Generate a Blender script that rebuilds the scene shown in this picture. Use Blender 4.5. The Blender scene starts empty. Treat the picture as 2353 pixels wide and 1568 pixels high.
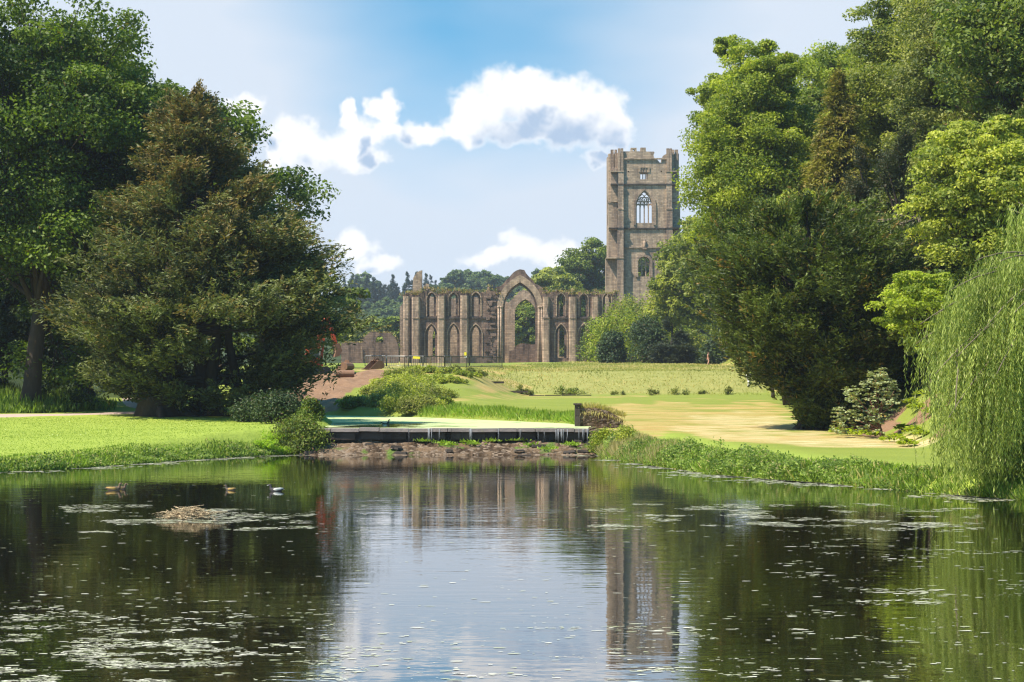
import bpy, bmesh, math, random
import numpy as np
from mathutils import Vector, Matrix, geometry

# ------------------------------------------------------------------ camera, world, sun, exposure
SC = bpy.context.scene
COL = SC.collection
PI = math.pi
F = 4575.3           # focal length in photo pixels (2353 wide), 70 mm lens
CAMH = 3.0
cam_d = bpy.data.cameras.new("camera")
cam_d.lens = 70.0; cam_d.sensor_width = 36.0; cam_d.shift_y = 121.0 / 2353.0
cam_d.clip_start = 0.5; cam_d.clip_end = 6000.0
cam = bpy.data.objects.new("camera", cam_d); COL.objects.link(cam)
cam.location = (0, 0, CAMH); cam.rotation_euler = (PI / 2, 0, 0)
SC.camera = cam

SUN_EL, SUN_ROT = math.radians(56), math.radians(-122)   # rotation is clockwise from +Y
sun_dir = Vector((math.sin(SUN_ROT) * math.cos(SUN_EL), math.cos(SUN_ROT) * math.cos(SUN_EL), math.sin(SUN_EL)))
sun_l = bpy.data.lights.new("sun", "SUN"); sun_l.energy = 4.8; sun_l.angle = math.radians(0.53); sun_l.color = (1.0, 0.92, 0.78)
sun = bpy.data.objects.new("sun", sun_l); COL.objects.link(sun)
sun.rotation_euler = sun_dir.to_track_quat('Z', 'Y').to_euler(); sun.location = (-60, 20, 90)

SC.view_settings.view_transform = 'Standard'; SC.view_settings.look = 'None'
SC.view_settings.exposure = 1.0; SC.view_settings.gamma = 1.0
cy = SC.cycles
cy.max_bounces = 6; cy.diffuse_bounces = 3; cy.glossy_bounces = 3; cy.transmission_bounces = 3
cy.transparent_max_bounces = 6; cy.volume_bounces = 0
cy.use_denoising = True; cy.filter_width = 1.25
cy.sample_clamp_indirect = 6.0


class NT:
    """small node-graph builder"""
    def __init__(s, tree):
        s.t = tree; s.n = tree.nodes; s.l = tree.links
        s.n.clear()

    def new(s, typ, **kw):
        nd = s.n.new(typ)
        for k, v in kw.items():
            setattr(nd, k, v)
        return nd

    def put(s, sock, v):
        if v is None:
            return
        if isinstance(v, bpy.types.NodeSocket):
            s.l.new(v, sock)
        else:
            if sock.type == 'RGBA' and len(v) == 3:
                v = (*v, 1)
            sock.default_value = v

    def math(s, op, a, b=None, c=None, clamp=False):
        nd = s.new('ShaderNodeMath', operation=op, use_clamp=clamp)
        for i, v in enumerate((a, b, c)):
            s.put(nd.inputs[i], v)
        return nd.outputs[0]

    def vmath(s, op, a, b=None, c=None):
        nd = s.new('ShaderNodeVectorMath', operation=op)
        for i, v in enumerate((a, b, c)):
            s.put(nd.inputs[i], v)
        return nd.outputs['Value'] if op in ('LENGTH', 'DISTANCE', 'DOT_PRODUCT') else nd.outputs[0]

    def mix(s, f, a, b, mode='MIX'):
        nd = s.new('ShaderNodeMix', data_type='RGBA', blend_type=mode)
        s.put(nd.inputs[0], f); s.put(nd.inputs[6], a); s.put(nd.inputs[7], b)
        return nd.outputs[2]

    def noise(s, vec, scale, detail=3, rough=0.55, dist=0.0, col=False):
        nd = s.new('ShaderNodeTexNoise')
        s.put(nd.inputs['Vector'], vec)
        nd.inputs['Scale'].default_value = scale; nd.inputs['Detail'].default_value = detail
        nd.inputs['Roughness'].default_value = rough; nd.inputs['Distortion'].default_value = dist
        return nd.outputs['Color' if col else 'Fac']

    def smooth(s, x, a, b):
        nd = s.new('ShaderNodeMapRange', interpolation_type='SMOOTHSTEP')
        s.put(nd.inputs[0], x); nd.inputs[1].default_value = a; nd.inputs[2].default_value = b
        return nd.outputs[0]

    def scale(s, vec, sc):
        return s.vmath('MULTIPLY', vec, sc)

    def attr(s, name):
        return s.new('ShaderNodeAttribute', attribute_name=name).outputs['Fac']

    def bump(s, h, strength, dist):
        nd = s.new('ShaderNodeBump')
        nd.inputs['Strength'].default_value = strength; nd.inputs['Distance'].default_value = dist
        s.put(nd.inputs['Height'], h)
        return nd.outputs[0]


def U(px):
    return (px - 1176.5) / F


def V(py):
    return (905.0 - py) / F


# ---- the sky: Nishita plus cumulus as a density field over directions
world = bpy.data.worlds.new("World"); SC.world = world; world.use_nodes = True
w = NT(world.node_tree)
# (px, py, rx, ry) of the cloud lobes; their direction is what counts
CUMULUS = [(1100, 262, 72, 78), (1070, 300, 60, 50), (1160, 220, 78, 74), (1195, 190, 52, 46), (1250, 250, 80, 90), (1305, 235, 78, 66), (1370, 262, 76, 74), (1415, 300, 60, 44),
           (1290, 300, 150, 46), (675, 320, 56, 58), (640, 350, 40, 60), (720, 350, 80, 52), (800, 350, 80, 48), (850, 368, 48, 28), (800, 258, 28, 40), (890, 244, 36, 38), (880, 295, 60, 40), (965, 308, 80, 34),
           (820, 300, 40, 46), (1385, 356, 44, 22), (560, 250, 56, 34), (1205, 565, 66, 36), (1150, 590, 90, 24), (1270, 585, 90, 40), (815, 560, 50, 34), (870, 600, 60, 24), (760, 345, 110, 46), (1240, 305, 190, 36)]
BASES = True


def density_group():
    g = bpy.data.node_groups.new("cloud_density", 'ShaderNodeTree')
    g.interface.new_socket("Vector", in_out='INPUT', socket_type='NodeSocketVector')
    g.interface.new_socket("Density", in_out='OUTPUT', socket_type='NodeSocketFloat')
    g.interface.new_socket("Body", in_out='OUTPUT', socket_type='NodeSocketFloat')
    k = NT(g)
    gi = k.new('NodeGroupInput'); go = k.new('NodeGroupOutput')
    p = gi.outputs[0]
    n1 = k.noise(p, 58, 3, 0.55, col=True)
    off = k.vmath('MULTIPLY_ADD', n1, (0.028, 0.020, 0), (-0.014, -0.010, 0))
    pw = k.vmath('ADD', p, off)
    acc = None
    for (cx, cy_, rx, ry) in CUMULUS:
        a = k.vmath('MULTIPLY_ADD', pw, (F / rx, F / ry, 0), (-U(cx) * F / rx, -V(cy_) * F / ry, 0))
        ln = k.math('SUBTRACT', 1.0, k.vmath('LENGTH', a))
        acc = ln if acc is None else k.math('SMOOTH_MAX', acc, ln, 0.22)
    fine = k.noise(p, 170, 5, 0.56)
    d = k.math('ADD', acc, k.math('MULTIPLY_ADD', fine, 0.50, -0.25))
    k.l.new(d, go.inputs[0]); k.l.new(acc, go.inputs[1])
    return g


gen = w.new('ShaderNodeTexCoord').outputs['Generated']
sep = w.new('ShaderNodeSeparateXYZ'); w.l.new(gen, sep.inputs[0])
ysafe = w.math('MAXIMUM', sep.outputs[1], 0.02)
uu = w.math('DIVIDE', sep.outputs[0], ysafe); vv = w.math('DIVIDE', sep.outputs[2], ysafe)
comb = w.new('ShaderNodeCombineXYZ'); w.l.new(uu, comb.inputs[0]); w.l.new(vv, comb.inputs[1])
uv = comb.outputs[0]
grp = density_group()


def dens(vec):
    nd = w.new('ShaderNodeGroup'); nd.node_tree = grp; w.l.new(vec, nd.inputs[0]); return nd.outputs


d0, b0 = dens(uv)
d1, b1 = dens(w.vmath('ADD', uv, (-0.0085, 0.0185, 0)))
sky = w.new('ShaderNodeTexSky', sky_type='NISHITA', sun_disc=False)
sky.sun_elevation = SUN_EL; sky.sun_rotation = SUN_ROT; sky.altitude = 80; sky.air_density = 1.0; sky.dust_density = 0.6; sky.ozone_density = 1.6
lift = w.vmath('NORMALIZE', w.vmath('MULTIPLY', gen, (1, 1, 3.6)))
w.l.new(lift, sky.inputs['Vector'])
hsv = w.new('ShaderNodeHueSaturation'); hsv.inputs['Saturation'].default_value = 1.55; hsv.inputs['Value'].default_value = 1.12
hsv.inputs['Hue'].default_value = 0.47
w.l.new(sky.outputs[0], hsv.inputs['Color'])
skyc = hsv.outputs[0]
# thin veil of high cloud, heavier to both sides and low down
veil_n = w.noise(w.scale(uv, (6, 16, 1)), 1.0, 3, 0.5)
side = w.math('ABSOLUTE', w.math('SUBTRACT', uu, U(1120)))
veil = w.math('ADD', w.smooth(side, 0.015, 0.17), w.math('MULTIPLY_ADD', veil_n, 1.1, -0.55))
low = w.smooth(vv, 0.185, 0.06)
veil = w.math('MULTIPLY', w.math('ADD', w.math('ADD', veil, 0.38), w.math('MULTIPLY', low, 0.95)), 0.84, clamp=True)
veil = w.math('MULTIPLY', veil, w.smooth(vv, 0.9, 0.25))
skyc = w.mix(veil, skyc, (3.25, 3.65, 4.2))
cover = w.smooth(d0, -0.12, 0.46)
front = w.smooth(sep.outputs[1], 0.3, 0.5)
cover = w.math('MULTIPLY', cover, front)
shade = w.math('MULTIPLY', w.smooth(w.math('ADD', b1, w.math('MULTIPLY_ADD', d0, .25, -.12)), 0.05, 0.80), w.smooth(d0, 0.0, 0.5))
ccol = w.mix(shade, (4.9, 4.9, 4.95), (2.15, 2.75, 3.65))
skyc = w.mix(cover, skyc, ccol)
bg = w.new('ShaderNodeBackground'); w.l.new(skyc, bg.inputs[0]); bg.inputs[1].default_value = 0.113
out = w.new('ShaderNodeOutputWorld'); w.l.new(bg.outputs[0], out.inputs[0])
world.cycles.sampling_method = 'NONE'

# ------------------------------------------------------------------ helpers
RNG = np.random.default_rng(7)


def at(px, py, d):
    return Vector(((px - 1176.5) * d / F, d, CAMH + (905 - py) * d / F))


def tag(o, label=None, cat=None, group=None, kind=None):
    if label: o['label'] = label
    if cat: o['category'] = cat
    if group: o['group'] = group
    if kind: o['kind'] = kind
    return o


def empty(name, loc=(0, 0, 0), rz=0.0, label=None, cat=None, group=None):
    o = bpy.data.objects.new(name, None); COL.objects.link(o)
    o.location = loc; o.rotation_euler = (0, 0, rz); o.empty_display_size = 0.3
    return tag(o, label, cat, group)


def link(name, me, mat=None, parent=None, loc=None):
    o = bpy.data.objects.new(name, me); COL.objects.link(o)
    if mat and not me.materials: me.materials.append(mat)
    if parent: o.parent = parent
    if loc is not None: o.location = loc
    return o


def np_mesh(name, verts, faces, smooth=False, attrs=None):
    """faces: (M,k) int array, all faces with k corners"""
    me = bpy.data.meshes.new(name)
    verts = np.asarray(verts, np.float32); faces = np.asarray(faces, np.int32)
    n, m, k = len(verts), len(faces), faces.shape[1]
    me.vertices.add(n); me.vertices.foreach_set('co', verts.ravel())
    me.loops.add(m * k); me.loops.foreach_set('vertex_index', faces.ravel())
    me.polygons.add(m)
    me.polygons.foreach_set('loop_start', np.arange(0, m * k, k, dtype=np.int32))
    if smooth: me.polygons.foreach_set('use_smooth', np.ones(m, bool))
    for an, dom, val in attrs or ():
        a = me.attributes.new(an, 'FLOAT', dom); a.data.foreach_set('value', np.asarray(val, np.float32))
    me.update(calc_edges=True)
    return me


class MB:
    """collects boxes, tubes and prisms for one mesh"""
    def __init__(s):
        s.v = []; s.f = []

    def add(s, vs, fs):
        b = len(s.v); s.v += [tuple(q) for q in vs]; s.f += [tuple(i + b for i in q) for q in fs]
        return s

    def box(s, c, size, rz=0.0, rx=0.0, ry=0.0, taper=1.0):
        x, y, z = (q / 2 for q in size)
        M = Matrix.Translation(c) @ Matrix.Rotation(rz, 4, 'Z') @ Matrix.Rotation(ry, 4, 'Y') @ Matrix.Rotation(rx, 4, 'X')
        vs = [M @ Vector((sx * x * (taper if sz > 0 else 1), sy * y * (taper if sz > 0 else 1), sz * z)) for sz in (-1, 1) for sy in (-1, 1) for sx in (-1, 1)]
        return s.add(vs, [(0, 2, 3, 1), (4, 5, 7, 6), (0, 1, 5, 4), (2, 6, 7, 3), (0, 4, 6, 2), (1, 3, 7, 5)])

    def tube(s, pts, radii, n=6, cap=True, squash=None):
        pts = [Vector(p) for p in pts]
        if not hasattr(radii, '__len__'): radii = [radii] * len(pts)
        rings = []
        ref = None
        for i, p in enumerate(pts):
            t = (pts[min(i + 1, len(pts) - 1)] - pts[max(i - 1, 0)])
            if t.length < 1e-9: t = Vector((0, 0, 1))
            t.normalize()
            a = t.orthogonal() if ref is None else (ref - t * ref.dot(t))
            if a.length < 1e-6: a = t.orthogonal()
            a.normalize(); ref = a; b = t.cross(a)
            r = radii[i]
            if hasattr(r, '__len__'):
                # (half width in X, half height) for creature bodies: keep to world axes
                sx, sz = r
                side = Vector((0, 0, 1)).cross(t)
                if side.length < 1e-4: side = Vector((1, 0, 0))
                side.normalize(); up = t.cross(side)
                rings.append([p + side * sx * math.cos(2 * PI * k / n) + up * sz * math.sin(2 * PI * k / n) for k in range(n)])
            else:
                rings.append([p + a * r * math.cos(2 * PI * k / n) + b * r * math.sin(2 * PI * k / n) for k in range(n)])
        vs = [q for r in rings for q in r]
        fs = [(i * n + k, i * n + (k + 1) % n, (i + 1) * n + (k + 1) % n, (i + 1) * n + k) for i in range(len(pts) - 1) for k in range(n)]
        if cap:
            fs += [tuple(range(n - 1, -1, -1)), tuple(range((len(pts) - 1) * n, len(pts) * n))]
        return s.add(vs, fs)

    def prism(s, outline, holes, y0, y1, M=None):
        """outline, holes: (x,z) loops; extruded from y0 (front) to y1 (back)"""
        loops = [outline] + list(holes)
        pts, edges = [], []
        for lp in loops:
            b = len(pts); pts += [Vector((p[0], p[1])) for p in lp]
            edges += [(b + i, b + (i + 1) % len(lp)) for i in range(len(lp))]
        vo, _, fo, _, _, _ = geometry.delaunay_2d_cdt(pts, edges, [], 0, 1e-5)
        keep = []
        for f in fo:
            c = sum((vo[i] for i in f), Vector((0, 0))) / len(f)
            if inside(c.x, c.y, outline) and not any(inside(c.x, c.y, h) for h in holes):
                keep.append(tuple(f))
        vs = [(p.x, y0, p.y) for p in vo] + [(p.x, y1, p.y) for p in vo]
        nv = len(vo)
        fs = []
        for f in keep:
            a, b, c = (vo[i] for i in f[:3])
            ccw = (b.x - a.x) * (c.y - a.y) - (b.y - a.y) * (c.x - a.x) > 0
            g = f if ccw else f[::-1]
            fs.append(g); fs.append(tuple(i + nv for i in g[::-1]))
        cnt = {}
        for f in keep:
            for i in range(len(f)):
                e = (f[i], f[(i + 1) % len(f)]); cnt.setdefault(tuple(sorted(e)), []).append(e)
        for es in cnt.values():
            if len(es) == 1:
                a, b = es[0]; fs.append((b, a, a + nv, b + nv))
        if M is not None: vs = [M @ Vector(q) for q in vs]
        return s.add(vs, fs)

    def build(s, name, mat, parent=None, smooth=False, loc=None, recalc=True):
        me = bpy.data.meshes.new(name); me.from_pydata(s.v, [], s.f)
        if recalc:
            bm = bmesh.new(); bm.from_mesh(me); bmesh.ops.recalc_face_normals(bm, faces=bm.faces); bm.to_mesh(me); bm.free()
        if smooth: me.polygons.foreach_set('use_smooth', np.ones(len(me.polygons), bool))
        me.update()
        return link(name, me, mat, parent, loc)


def inside(x, y, poly):
    r = False; j = len(poly) - 1
    for i in range(len(poly)):
        xi, yi = poly[i]; xj, yj = poly[j]
        if (yi > y) != (yj > y) and x < (xj - xi) * (y - yi) / (yj - yi) + xi: r = not r
        j = i
    return r


def copy_tree(o, parent=None):
    c = o.copy(); COL.objects.link(c)
    if parent: c.parent = parent
    for ch in list(o.children): copy_tree(ch, c)
    return c


# ------------------------------------------------------------------ materials
def material(name, fn):
    m = bpy.data.materials.new(name); m.use_nodes = True
    k = NT(m.node_tree)
    o = k.new('ShaderNodeOutputMaterial')
    k.l.new(fn(k), o.inputs[0])
    return m


def principled(k, col, rough=0.8, spec=0.3, normal=None, metal=0.0, **kw):
    b = k.new('ShaderNodeBsdfPrincipled')
    k.put(b.inputs['Base Color'], col); k.put(b.inputs['Roughness'], rough)
    b.inputs['Specular IOR Level'].default_value = spec; b.inputs['Metallic'].default_value = metal
    if normal is not None: k.l.new(normal, b.inputs['Normal'])
    for q, v in kw.items(): k.put(b.inputs[q], v)
    return b.outputs[0]


def leaf_mat(name, dark, light, accent=None, trans=0.35, transc=None):
    def fn(k):
        t = k.attr('tint')
        c = k.mix(k.smooth(t, 0.0, 1.0), dark, light)
        if accent:
            c = k.mix(k.smooth(k.attr('accent'), 0.35, 0.75), c, accent)
        p = principled(k, c, 0.55, 0.25)
        tr = k.new('ShaderNodeBsdfTranslucent')
        k.put(tr.inputs[0], k.mix(1.0, c, transc or (1.5, 1.65, 0.6), 'MULTIPLY'))
        mx = k.new('ShaderNodeMixShader'); mx.inputs[0].default_value = trans
        k.l.new(p, mx.inputs[1]); k.l.new(tr.outputs[0], mx.inputs[2])
        return mx.outputs[0]
    return material(name, fn)


def flat_mat(name, col, rough=0.7, spec=0.3, vary=0.25, scale=3.0, metal=0.0):
    def fn(k):
        tc = k.new('ShaderNodeTexCoord').outputs['Object']
        n = k.noise(tc, scale, 4, 0.6)
        lo = tuple(q * (1 - vary) for q in col); hi = tuple(min(1, q * (1 + vary)) for q in col)
        return principled(k, k.mix(n, lo, hi), rough, spec, k.bump(n, 0.15, 0.05), metal)
    return material(name, fn)


def bark_fn(col):
    def fn(k):
        tc = k.new('ShaderNodeTexCoord').outputs['Object']
        n = k.noise(k.scale(tc, (6, 6, 1.2)), 1.5, 5, 0.65)
        return principled(k, k.mix(n, tuple(q * 0.5 for q in col), tuple(q * 1.5 for q in col)), 0.9, 0.1, k.bump(n, 0.6, 0.08))
    return fn


BARK = material('bark', bark_fn((0.055, 0.042, 0.032)))
BARK_PALE = material('pale_bark', bark_fn((0.16, 0.13, 0.09)))


def stone_fn(base, dark, ochre, course=0.36, stain=0.55):
    def fn(k):
        tc = k.new('ShaderNodeTexCoord').outputs['Object']
        big = k.noise(tc, 0.22, 5, 0.62)
        streak = k.noise(k.scale(tc, (1.1, 1.1, 0.16)), 0.7, 5, 0.65)
        fine = k.noise(tc, 2.2, 5, 0.7)
        sp = k.new('ShaderNodeSeparateXYZ'); k.l.new(tc, sp.inputs[0])
        cb = k.new('ShaderNodeCombineXYZ'); k.l.new(k.math('ADD', sp.outputs[0], k.math('MULTIPLY', sp.outputs[1], 0.93)), cb.inputs[0]); k.l.new(sp.outputs[2], cb.inputs[1])
        br = k.new('ShaderNodeTexBrick'); k.l.new(cb.outputs[0], br.inputs['Vector'])
        br.inputs['Scale'].default_value = 1.0; br.inputs['Brick Width'].default_value = course * 2.1; br.inputs['Row Height'].default_value = course
        br.inputs['Mortar Size'].default_value = 0.022; br.inputs['Mortar Smooth'].default_value = 0.3
        k.put(br.inputs['Color1'], (0.62, 0.62, 0.62)); k.put(br.inputs['Color2'], (1.25, 1.2, 1.15)); k.put(br.inputs['Mortar'], (0.5, 0.48, 0.46))
        c = k.mix(k.smooth(big, 0.30, 0.70), tuple(q * 0.72 for q in base), base)
        c = k.mix(k.math('MULTIPLY', k.smooth(streak, 0.44, 0.62), stain), c, dark)
        c = k.mix(k.math('MULTIPLY', k.smooth(fine, 0.55, 0.85), 0.6), c, ochre)
        c = k.mix(0.75, c, br.outputs['Color'], 'MULTIPLY')
        h = k.math('ADD', k.math('MULTIPLY', br.outputs['Fac'], -0.5), fine)
        return principled(k, c, 0.92, 0.1, k.bump(h, 0.7, 0.08))
    return fn


STONE = material('church_stone', stone_fn((0.215, 0.148, 0.118), (0.055, 0.040, 0.036), (0.50, 0.40, 0.27), stain=0.75))
STONE_TOWER = material('tower_stone', stone_fn((0.43, 0.325, 0.235), (0.15, 0.115, 0.095), (0.50, 0.40, 0.27), stain=0.6))
STONE_PALE = material('pale_dressed_stone', stone_fn((0.41, 0.300, 0.220), (0.13, 0.095, 0.078), (0.50, 0.40, 0.27), stain=0.7))
STONE_DARK = material('dark_wet_stone', stone_fn((0.085, 0.07, 0.06), (0.03, 0.026, 0.022), (0.13, 0.11, 0.07), course=0.6))
COPING = material('coping_stone', stone_fn((0.33, 0.28, 0.26), (0.20, 0.17, 0.16), (0.30, 0.30, 0.16), course=3.0, stain=0.4))

GRASS_LEAF = leaf_mat('grass_blades', (0.078, 0.128, 0.013), (0.264, 0.371, 0.038), (0.42, 0.36, 0.13), 0.35)
WEED_LEAF = leaf_mat('weed_leaves', (0.070, 0.122, 0.017), (0.264, 0.346, 0.057), (0.36, 0.30, 0.13), 0.35)


# ------------------------------------------------------------------ terrain
def sdist(X, Y, poly):
    """signed distance to a polygon, negative inside"""
    X = np.asarray(X, float); Y = np.asarray(Y, float)
    d = np.full(X.shape, 1e9); ins = np.zeros(X.shape, bool)
    n = len(poly)
    for i in range(n):
        ax, ay = poly[i]; bx, by = poly[(i + 1) % n]
        ex, ey = bx - ax, by - ay
        t = np.clip(((X - ax) * ex + (Y - ay) * ey) / (ex * ex + ey * ey), 0, 1)
        d = np.minimum(d, (X - ax - t * ex) ** 2 + (Y - ay - t * ey) ** 2)
        if ay != by:
            c = ((ay > Y) != (by > Y)) & (X < ex * (Y - ay) / ey + ax); ins ^= c
    d = np.sqrt(d)
    return np.where(ins, -d, d)


POND = [(-70, -8), (-70, 58), (-34, 66), (-24, 70.5), (-21.7, 72), (-19.5, 76), (-17.2, 80.7), (-15, 88.5), (-12.4, 95.5), (-10.6, 98.5), (-9.7, 99.2), (3.9, 99.2), (4.1, 96), (5.0, 88), (6.0, 81.5), (7.5, 74), (9.0, 69.6),
        (10.3, 67), (12.3, 61), (14.3, 56), (17, 49), (30, 36), (48, 22), (48, -8)]
RIVER_Z = 1.25
RIVER = [(-9.6, 99.4), (3.9, 99.4), (3.7, 110), (3, 116), (-1.9, 132), (-7.1, 147), (-12.8, 156), (-22, 166), (-40, 182), (-42, 174), (-24, 159), (-14.8, 148), (-12.6, 138), (-10.9, 124), (-9.8, 110)]


def sstep(x, a, b):
    t = np.clip((x - a) / (b - a), 0, 1); return t * t * (3 - 2 * t)


def vnoise(x, y, seed=0):
    """cheap smooth value noise"""
    xi = np.floor(x).astype(np.int64); yi = np.floor(y).astype(np.int64)
    fx = x - xi; fy = y - yi; fx = fx * fx * (3 - 2 * fx); fy = fy * fy * (3 - 2 * fy)

    def h(a, b):
        n = (a * 374761393 + b * 668265263 + seed * 982451653) & 0x7fffffff
        n = ((n ^ (n >> 13)) * 1274126177) & 0x7fffffff
        return ((n ^ (n >> 16)) & 0xffff) / 65535.0
    return (h(xi, yi) * (1 - fx) + h(xi + 1, yi) * fx) * (1 - fy) + (h(xi, yi + 1) * (1 - fx) + h(xi + 1, yi + 1) * fx) * fy


PR_A = np.array([(-60, 1.3), (20, .8), (70, .5), (105, 1.12), (197, 2.75), (199, 2.85), (214, 5.35), (300, 7.7), (400, 8.9), (470, 10.5), (600, 13), (800, 24), (1000, 44), (1200, 56), (2000, 65)])
PR_B = np.array([(-60, .9), (100, 1.5), (148, 1.6), (163, 2.2), (190, 5.2), (300, 7.6), (400, 8.9), (470, 10.5), (600, 13), (800, 24), (1000, 44), (1200, 56), (2000, 65)])
PR_C = np.array([(-60, 1.2), (60, .4), (76, .4), (115, 1.75), (150, 2.3), (200, 3.6), (300, 7), (400, 8.9), (470, 10.5), (600, 13), (800, 24), (1000, 44), (1200, 56), (2000, 65)])


def ground_z(X, Y):
    X = np.asarray(X, float); Y = np.asarray(Y, float)
    a = np.interp(Y, PR_A[:, 0], PR_A[:, 1]); b = np.interp(Y, PR_B[:, 0], PR_B[:, 1]); c = np.interp(Y, PR_C[:, 0], PR_C[:, 1])
    xb = np.interp(Y, [100, 150, 190, 300], [-3, -3.5, -2.5, 0])
    z = a + (b - a) * sstep(X, xb + 4, xb - 3)
    xc = np.interp(Y, [0, 100, 140, 165, 200, 400], [-5, -9, -12, -22, -30, -50])
    z = z + (c - z) * sstep(X, xc + 2, xc - 6)
    # valley sides
    xf = np.interp(Y, [0, 50, 70, 105, 150, 200, 250, 300, 350, 400, 440, 600, 900], [21, 18, 16.0, 18, 22.5, 28.5, 29, 27, 31, 48, 60, 90, 160])
    s = np.maximum(X - xf, 0)
    z = z + 46 * (1 - np.exp(-(0.62 * s) / 46)) * sstep(s, -1, 3)
    xl = np.interp(Y, [0, 90, 115, 135, 200, 400, 800], [-46, -42, -36, -33, -42, -80, -170])
    s = np.maximum(xl - X, 0)
    z = z + 40 * (1 - np.exp(-(0.42 * s) / 40))
    z = z + 0.10 * (vnoise(X / 7, Y / 7, 3) - .5) + 0.05 * (vnoise(X / 1.7, Y / 1.7, 5) - .5)
    far = sstep(Y, 500, 900)
    z = z + far * (18 * (vnoise(X / 190, Y / 190, 9) - .5) + 7 * (vnoise(X / 60, Y / 60, 11) - .5)) + far * 10 * sstep(X, -60, -160)
    dp = sdist(X, Y, POND)
    bank = -0.22 + 0.8 * dp + 0.22 * (vnoise(X / 0.9, Y / 0.9, 21) - .5)
    near = dp < 25
    z = np.where(near, np.minimum(z, bank), z)
    dr = sdist(X, Y, RIVER)
    z = np.where(dr < 20, np.minimum(z, np.maximum(RIVER_Z - 0.18 + 0.7 * dr, 0.75)), z)
    return np.maximum(z, -1.4)


def gz(x, y):
    return float(ground_z(np.array([x]), np.array([y]))[0])


def on(px, d, dz=0.0):
    x = (px - 1176.5) * d / F
    return Vector((x, d, gz(x, d) + dz))


def axis(segs):
    r = [np.arange(a, b, st) for a, b, st in segs]; r.append(np.array([segs[-1][1]])); return np.concatenate(r)


gx = axis([(-900, -300, 40), (-300, -80, 8), (-80, -40, 1.5), (-40, 36, 0.45), (36, 80, 1.5), (80, 300, 8), (300, 900, 40)])
gy = axis([(-60, 40, 4), (40, 125, 0.45), (125, 215, 0.7), (215, 320, 1.6), (320, 480, 5), (480, 1240, 14), (1240, 1720, 60)])
GX, GY = np.meshgrid(gx, gy)
GZ = ground_z(GX, GY)
# ground zones, held as world-space masks
PXg = 1176.5 + F * GX / np.maximum(GY, 5); PYg = 905 - F * (GZ - CAMH) / np.maximum(GY, 5)


def zone(poly, soft, jit=0.0):
    """mask of a patch of ground outlined by its corners (px, py)"""
    jx = jit * 4 * (vnoise(GX / 1.3, GY / 4, 31) - .5); jy = jit * (vnoise(GX / 1.6, GY / 6, 37) - .5)
    d = sdist(PXg + jx, (PYg + jy) * 3, [(a, b * 3) for a, b in poly])
    return sstep(d, soft, -soft) * (GY > 45)


r_ok = (GX > -6)
dry = zone([(1375, 1028), (1360, 985), (1345, 955), (1400, 930), (1560, 921), (1800, 928), (1840, 975), (1960, 985), (2150, 1000), (2160, 1035), (1880, 1026), (1700, 1020), (1560, 1000)], 26, 26)
dry = np.maximum(dry, 0.55 * zone([(1380, 1032), (1400, 1005), (1560, 1022), (1700, 1028), (1500, 1042)], 14, 14))
dry = np.maximum(dry, 0.9 * zone([(1030, 862), (1180, 838), (1700, 833), (1745, 842), (1730, 848), (1500, 838), (1260, 842), (1150, 866), (1240, 900), (1120, 903), (1080, 880)], 12, 10))
dry = np.maximum(dry, 0.75 * zone([(1000, 912), (1160, 905), (1500, 907), (1480, 914), (1180, 919), (1030, 922)], 8, 8))
dry = np.maximum(dry, 0.8 * zone([(1720, 845), (1800, 850), (1830, 905), (1745, 908), (1760, 890)], 10, 8))
dry = np.maximum(dry, 0.85 * zone([(800, 850), (900, 832), (1040, 832), (1040, 858), (900, 862)], 10, 8))
dry = np.maximum(dry, sstep(GY, 300, 330) * 0.7 * (GY < 480))
pale = zone([(1560, 995), (1640, 955), (1800, 958), (1900, 995), (1760, 1010)], 22, 30) + 0.8 * zone([(1345, 965), (1390, 965), (1430, 1000), (1480, 1035), (1420, 1030), (1370, 995)], 8, 6)
pale = np.maximum(pale, 0.85 * zone([(1700, 1012), (2150, 1004), (2150, 1028), (1900, 1024)], 9, 12))
earth = zone([(690, 950), (768, 948), (800, 906), (850, 880), (905, 858), (850, 852), (700, 862), (640, 900)], 9, 8) * (GY > 130)
earth = np.maximum(earth, 0.72 * zone([(1940, 985), (1990, 965), (2060, 940), (2100, 905), (2200, 880), (2240, 930), (2220, 985), (2060, 1000)], 18, 60))
mead = zone([(1060, 890), (1160, 862), (1260, 841), (1500, 837), (1690, 840), (1760, 888), (1745, 904), (1240, 906)], 10, 6)
left_lush = sstep(GX, -4, -9) * sstep(GY, 150, 120)
left_lush = np.maximum(left_lush, 0.9 * sstep(sdist(GX, GY, POND), 6.0, 3.0) * (GX > 5))
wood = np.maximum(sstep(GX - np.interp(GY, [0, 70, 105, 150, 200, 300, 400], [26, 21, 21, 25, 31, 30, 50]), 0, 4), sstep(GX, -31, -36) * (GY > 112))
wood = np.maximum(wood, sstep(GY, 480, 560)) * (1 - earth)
clods = earth * (GY > 130)
GZ = GZ + clods * (0.55 * (vnoise(GX / 1.4, GY / 2.2, 41) - .5) + 0.3 * (vnoise(GX / 0.6, GY / 0.9, 43) - .5))
ny, nx = GX.shape
idx = np.arange(ny * nx).reshape(ny, nx)
faces = np.stack([idx[:-1, :-1], idx[:-1, 1:], idx[1:, 1:], idx[1:, :-1]], -1).reshape(-1, 4)
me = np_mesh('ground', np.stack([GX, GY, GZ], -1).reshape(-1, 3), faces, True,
             [(n, 'POINT', q.ravel()) for n, q in (('dry', dry), ('pale', np.clip(pale, 0, 1)), ('earth', earth), ('mead', mead), ('lush', left_lush), ('wood', wood))])


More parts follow.
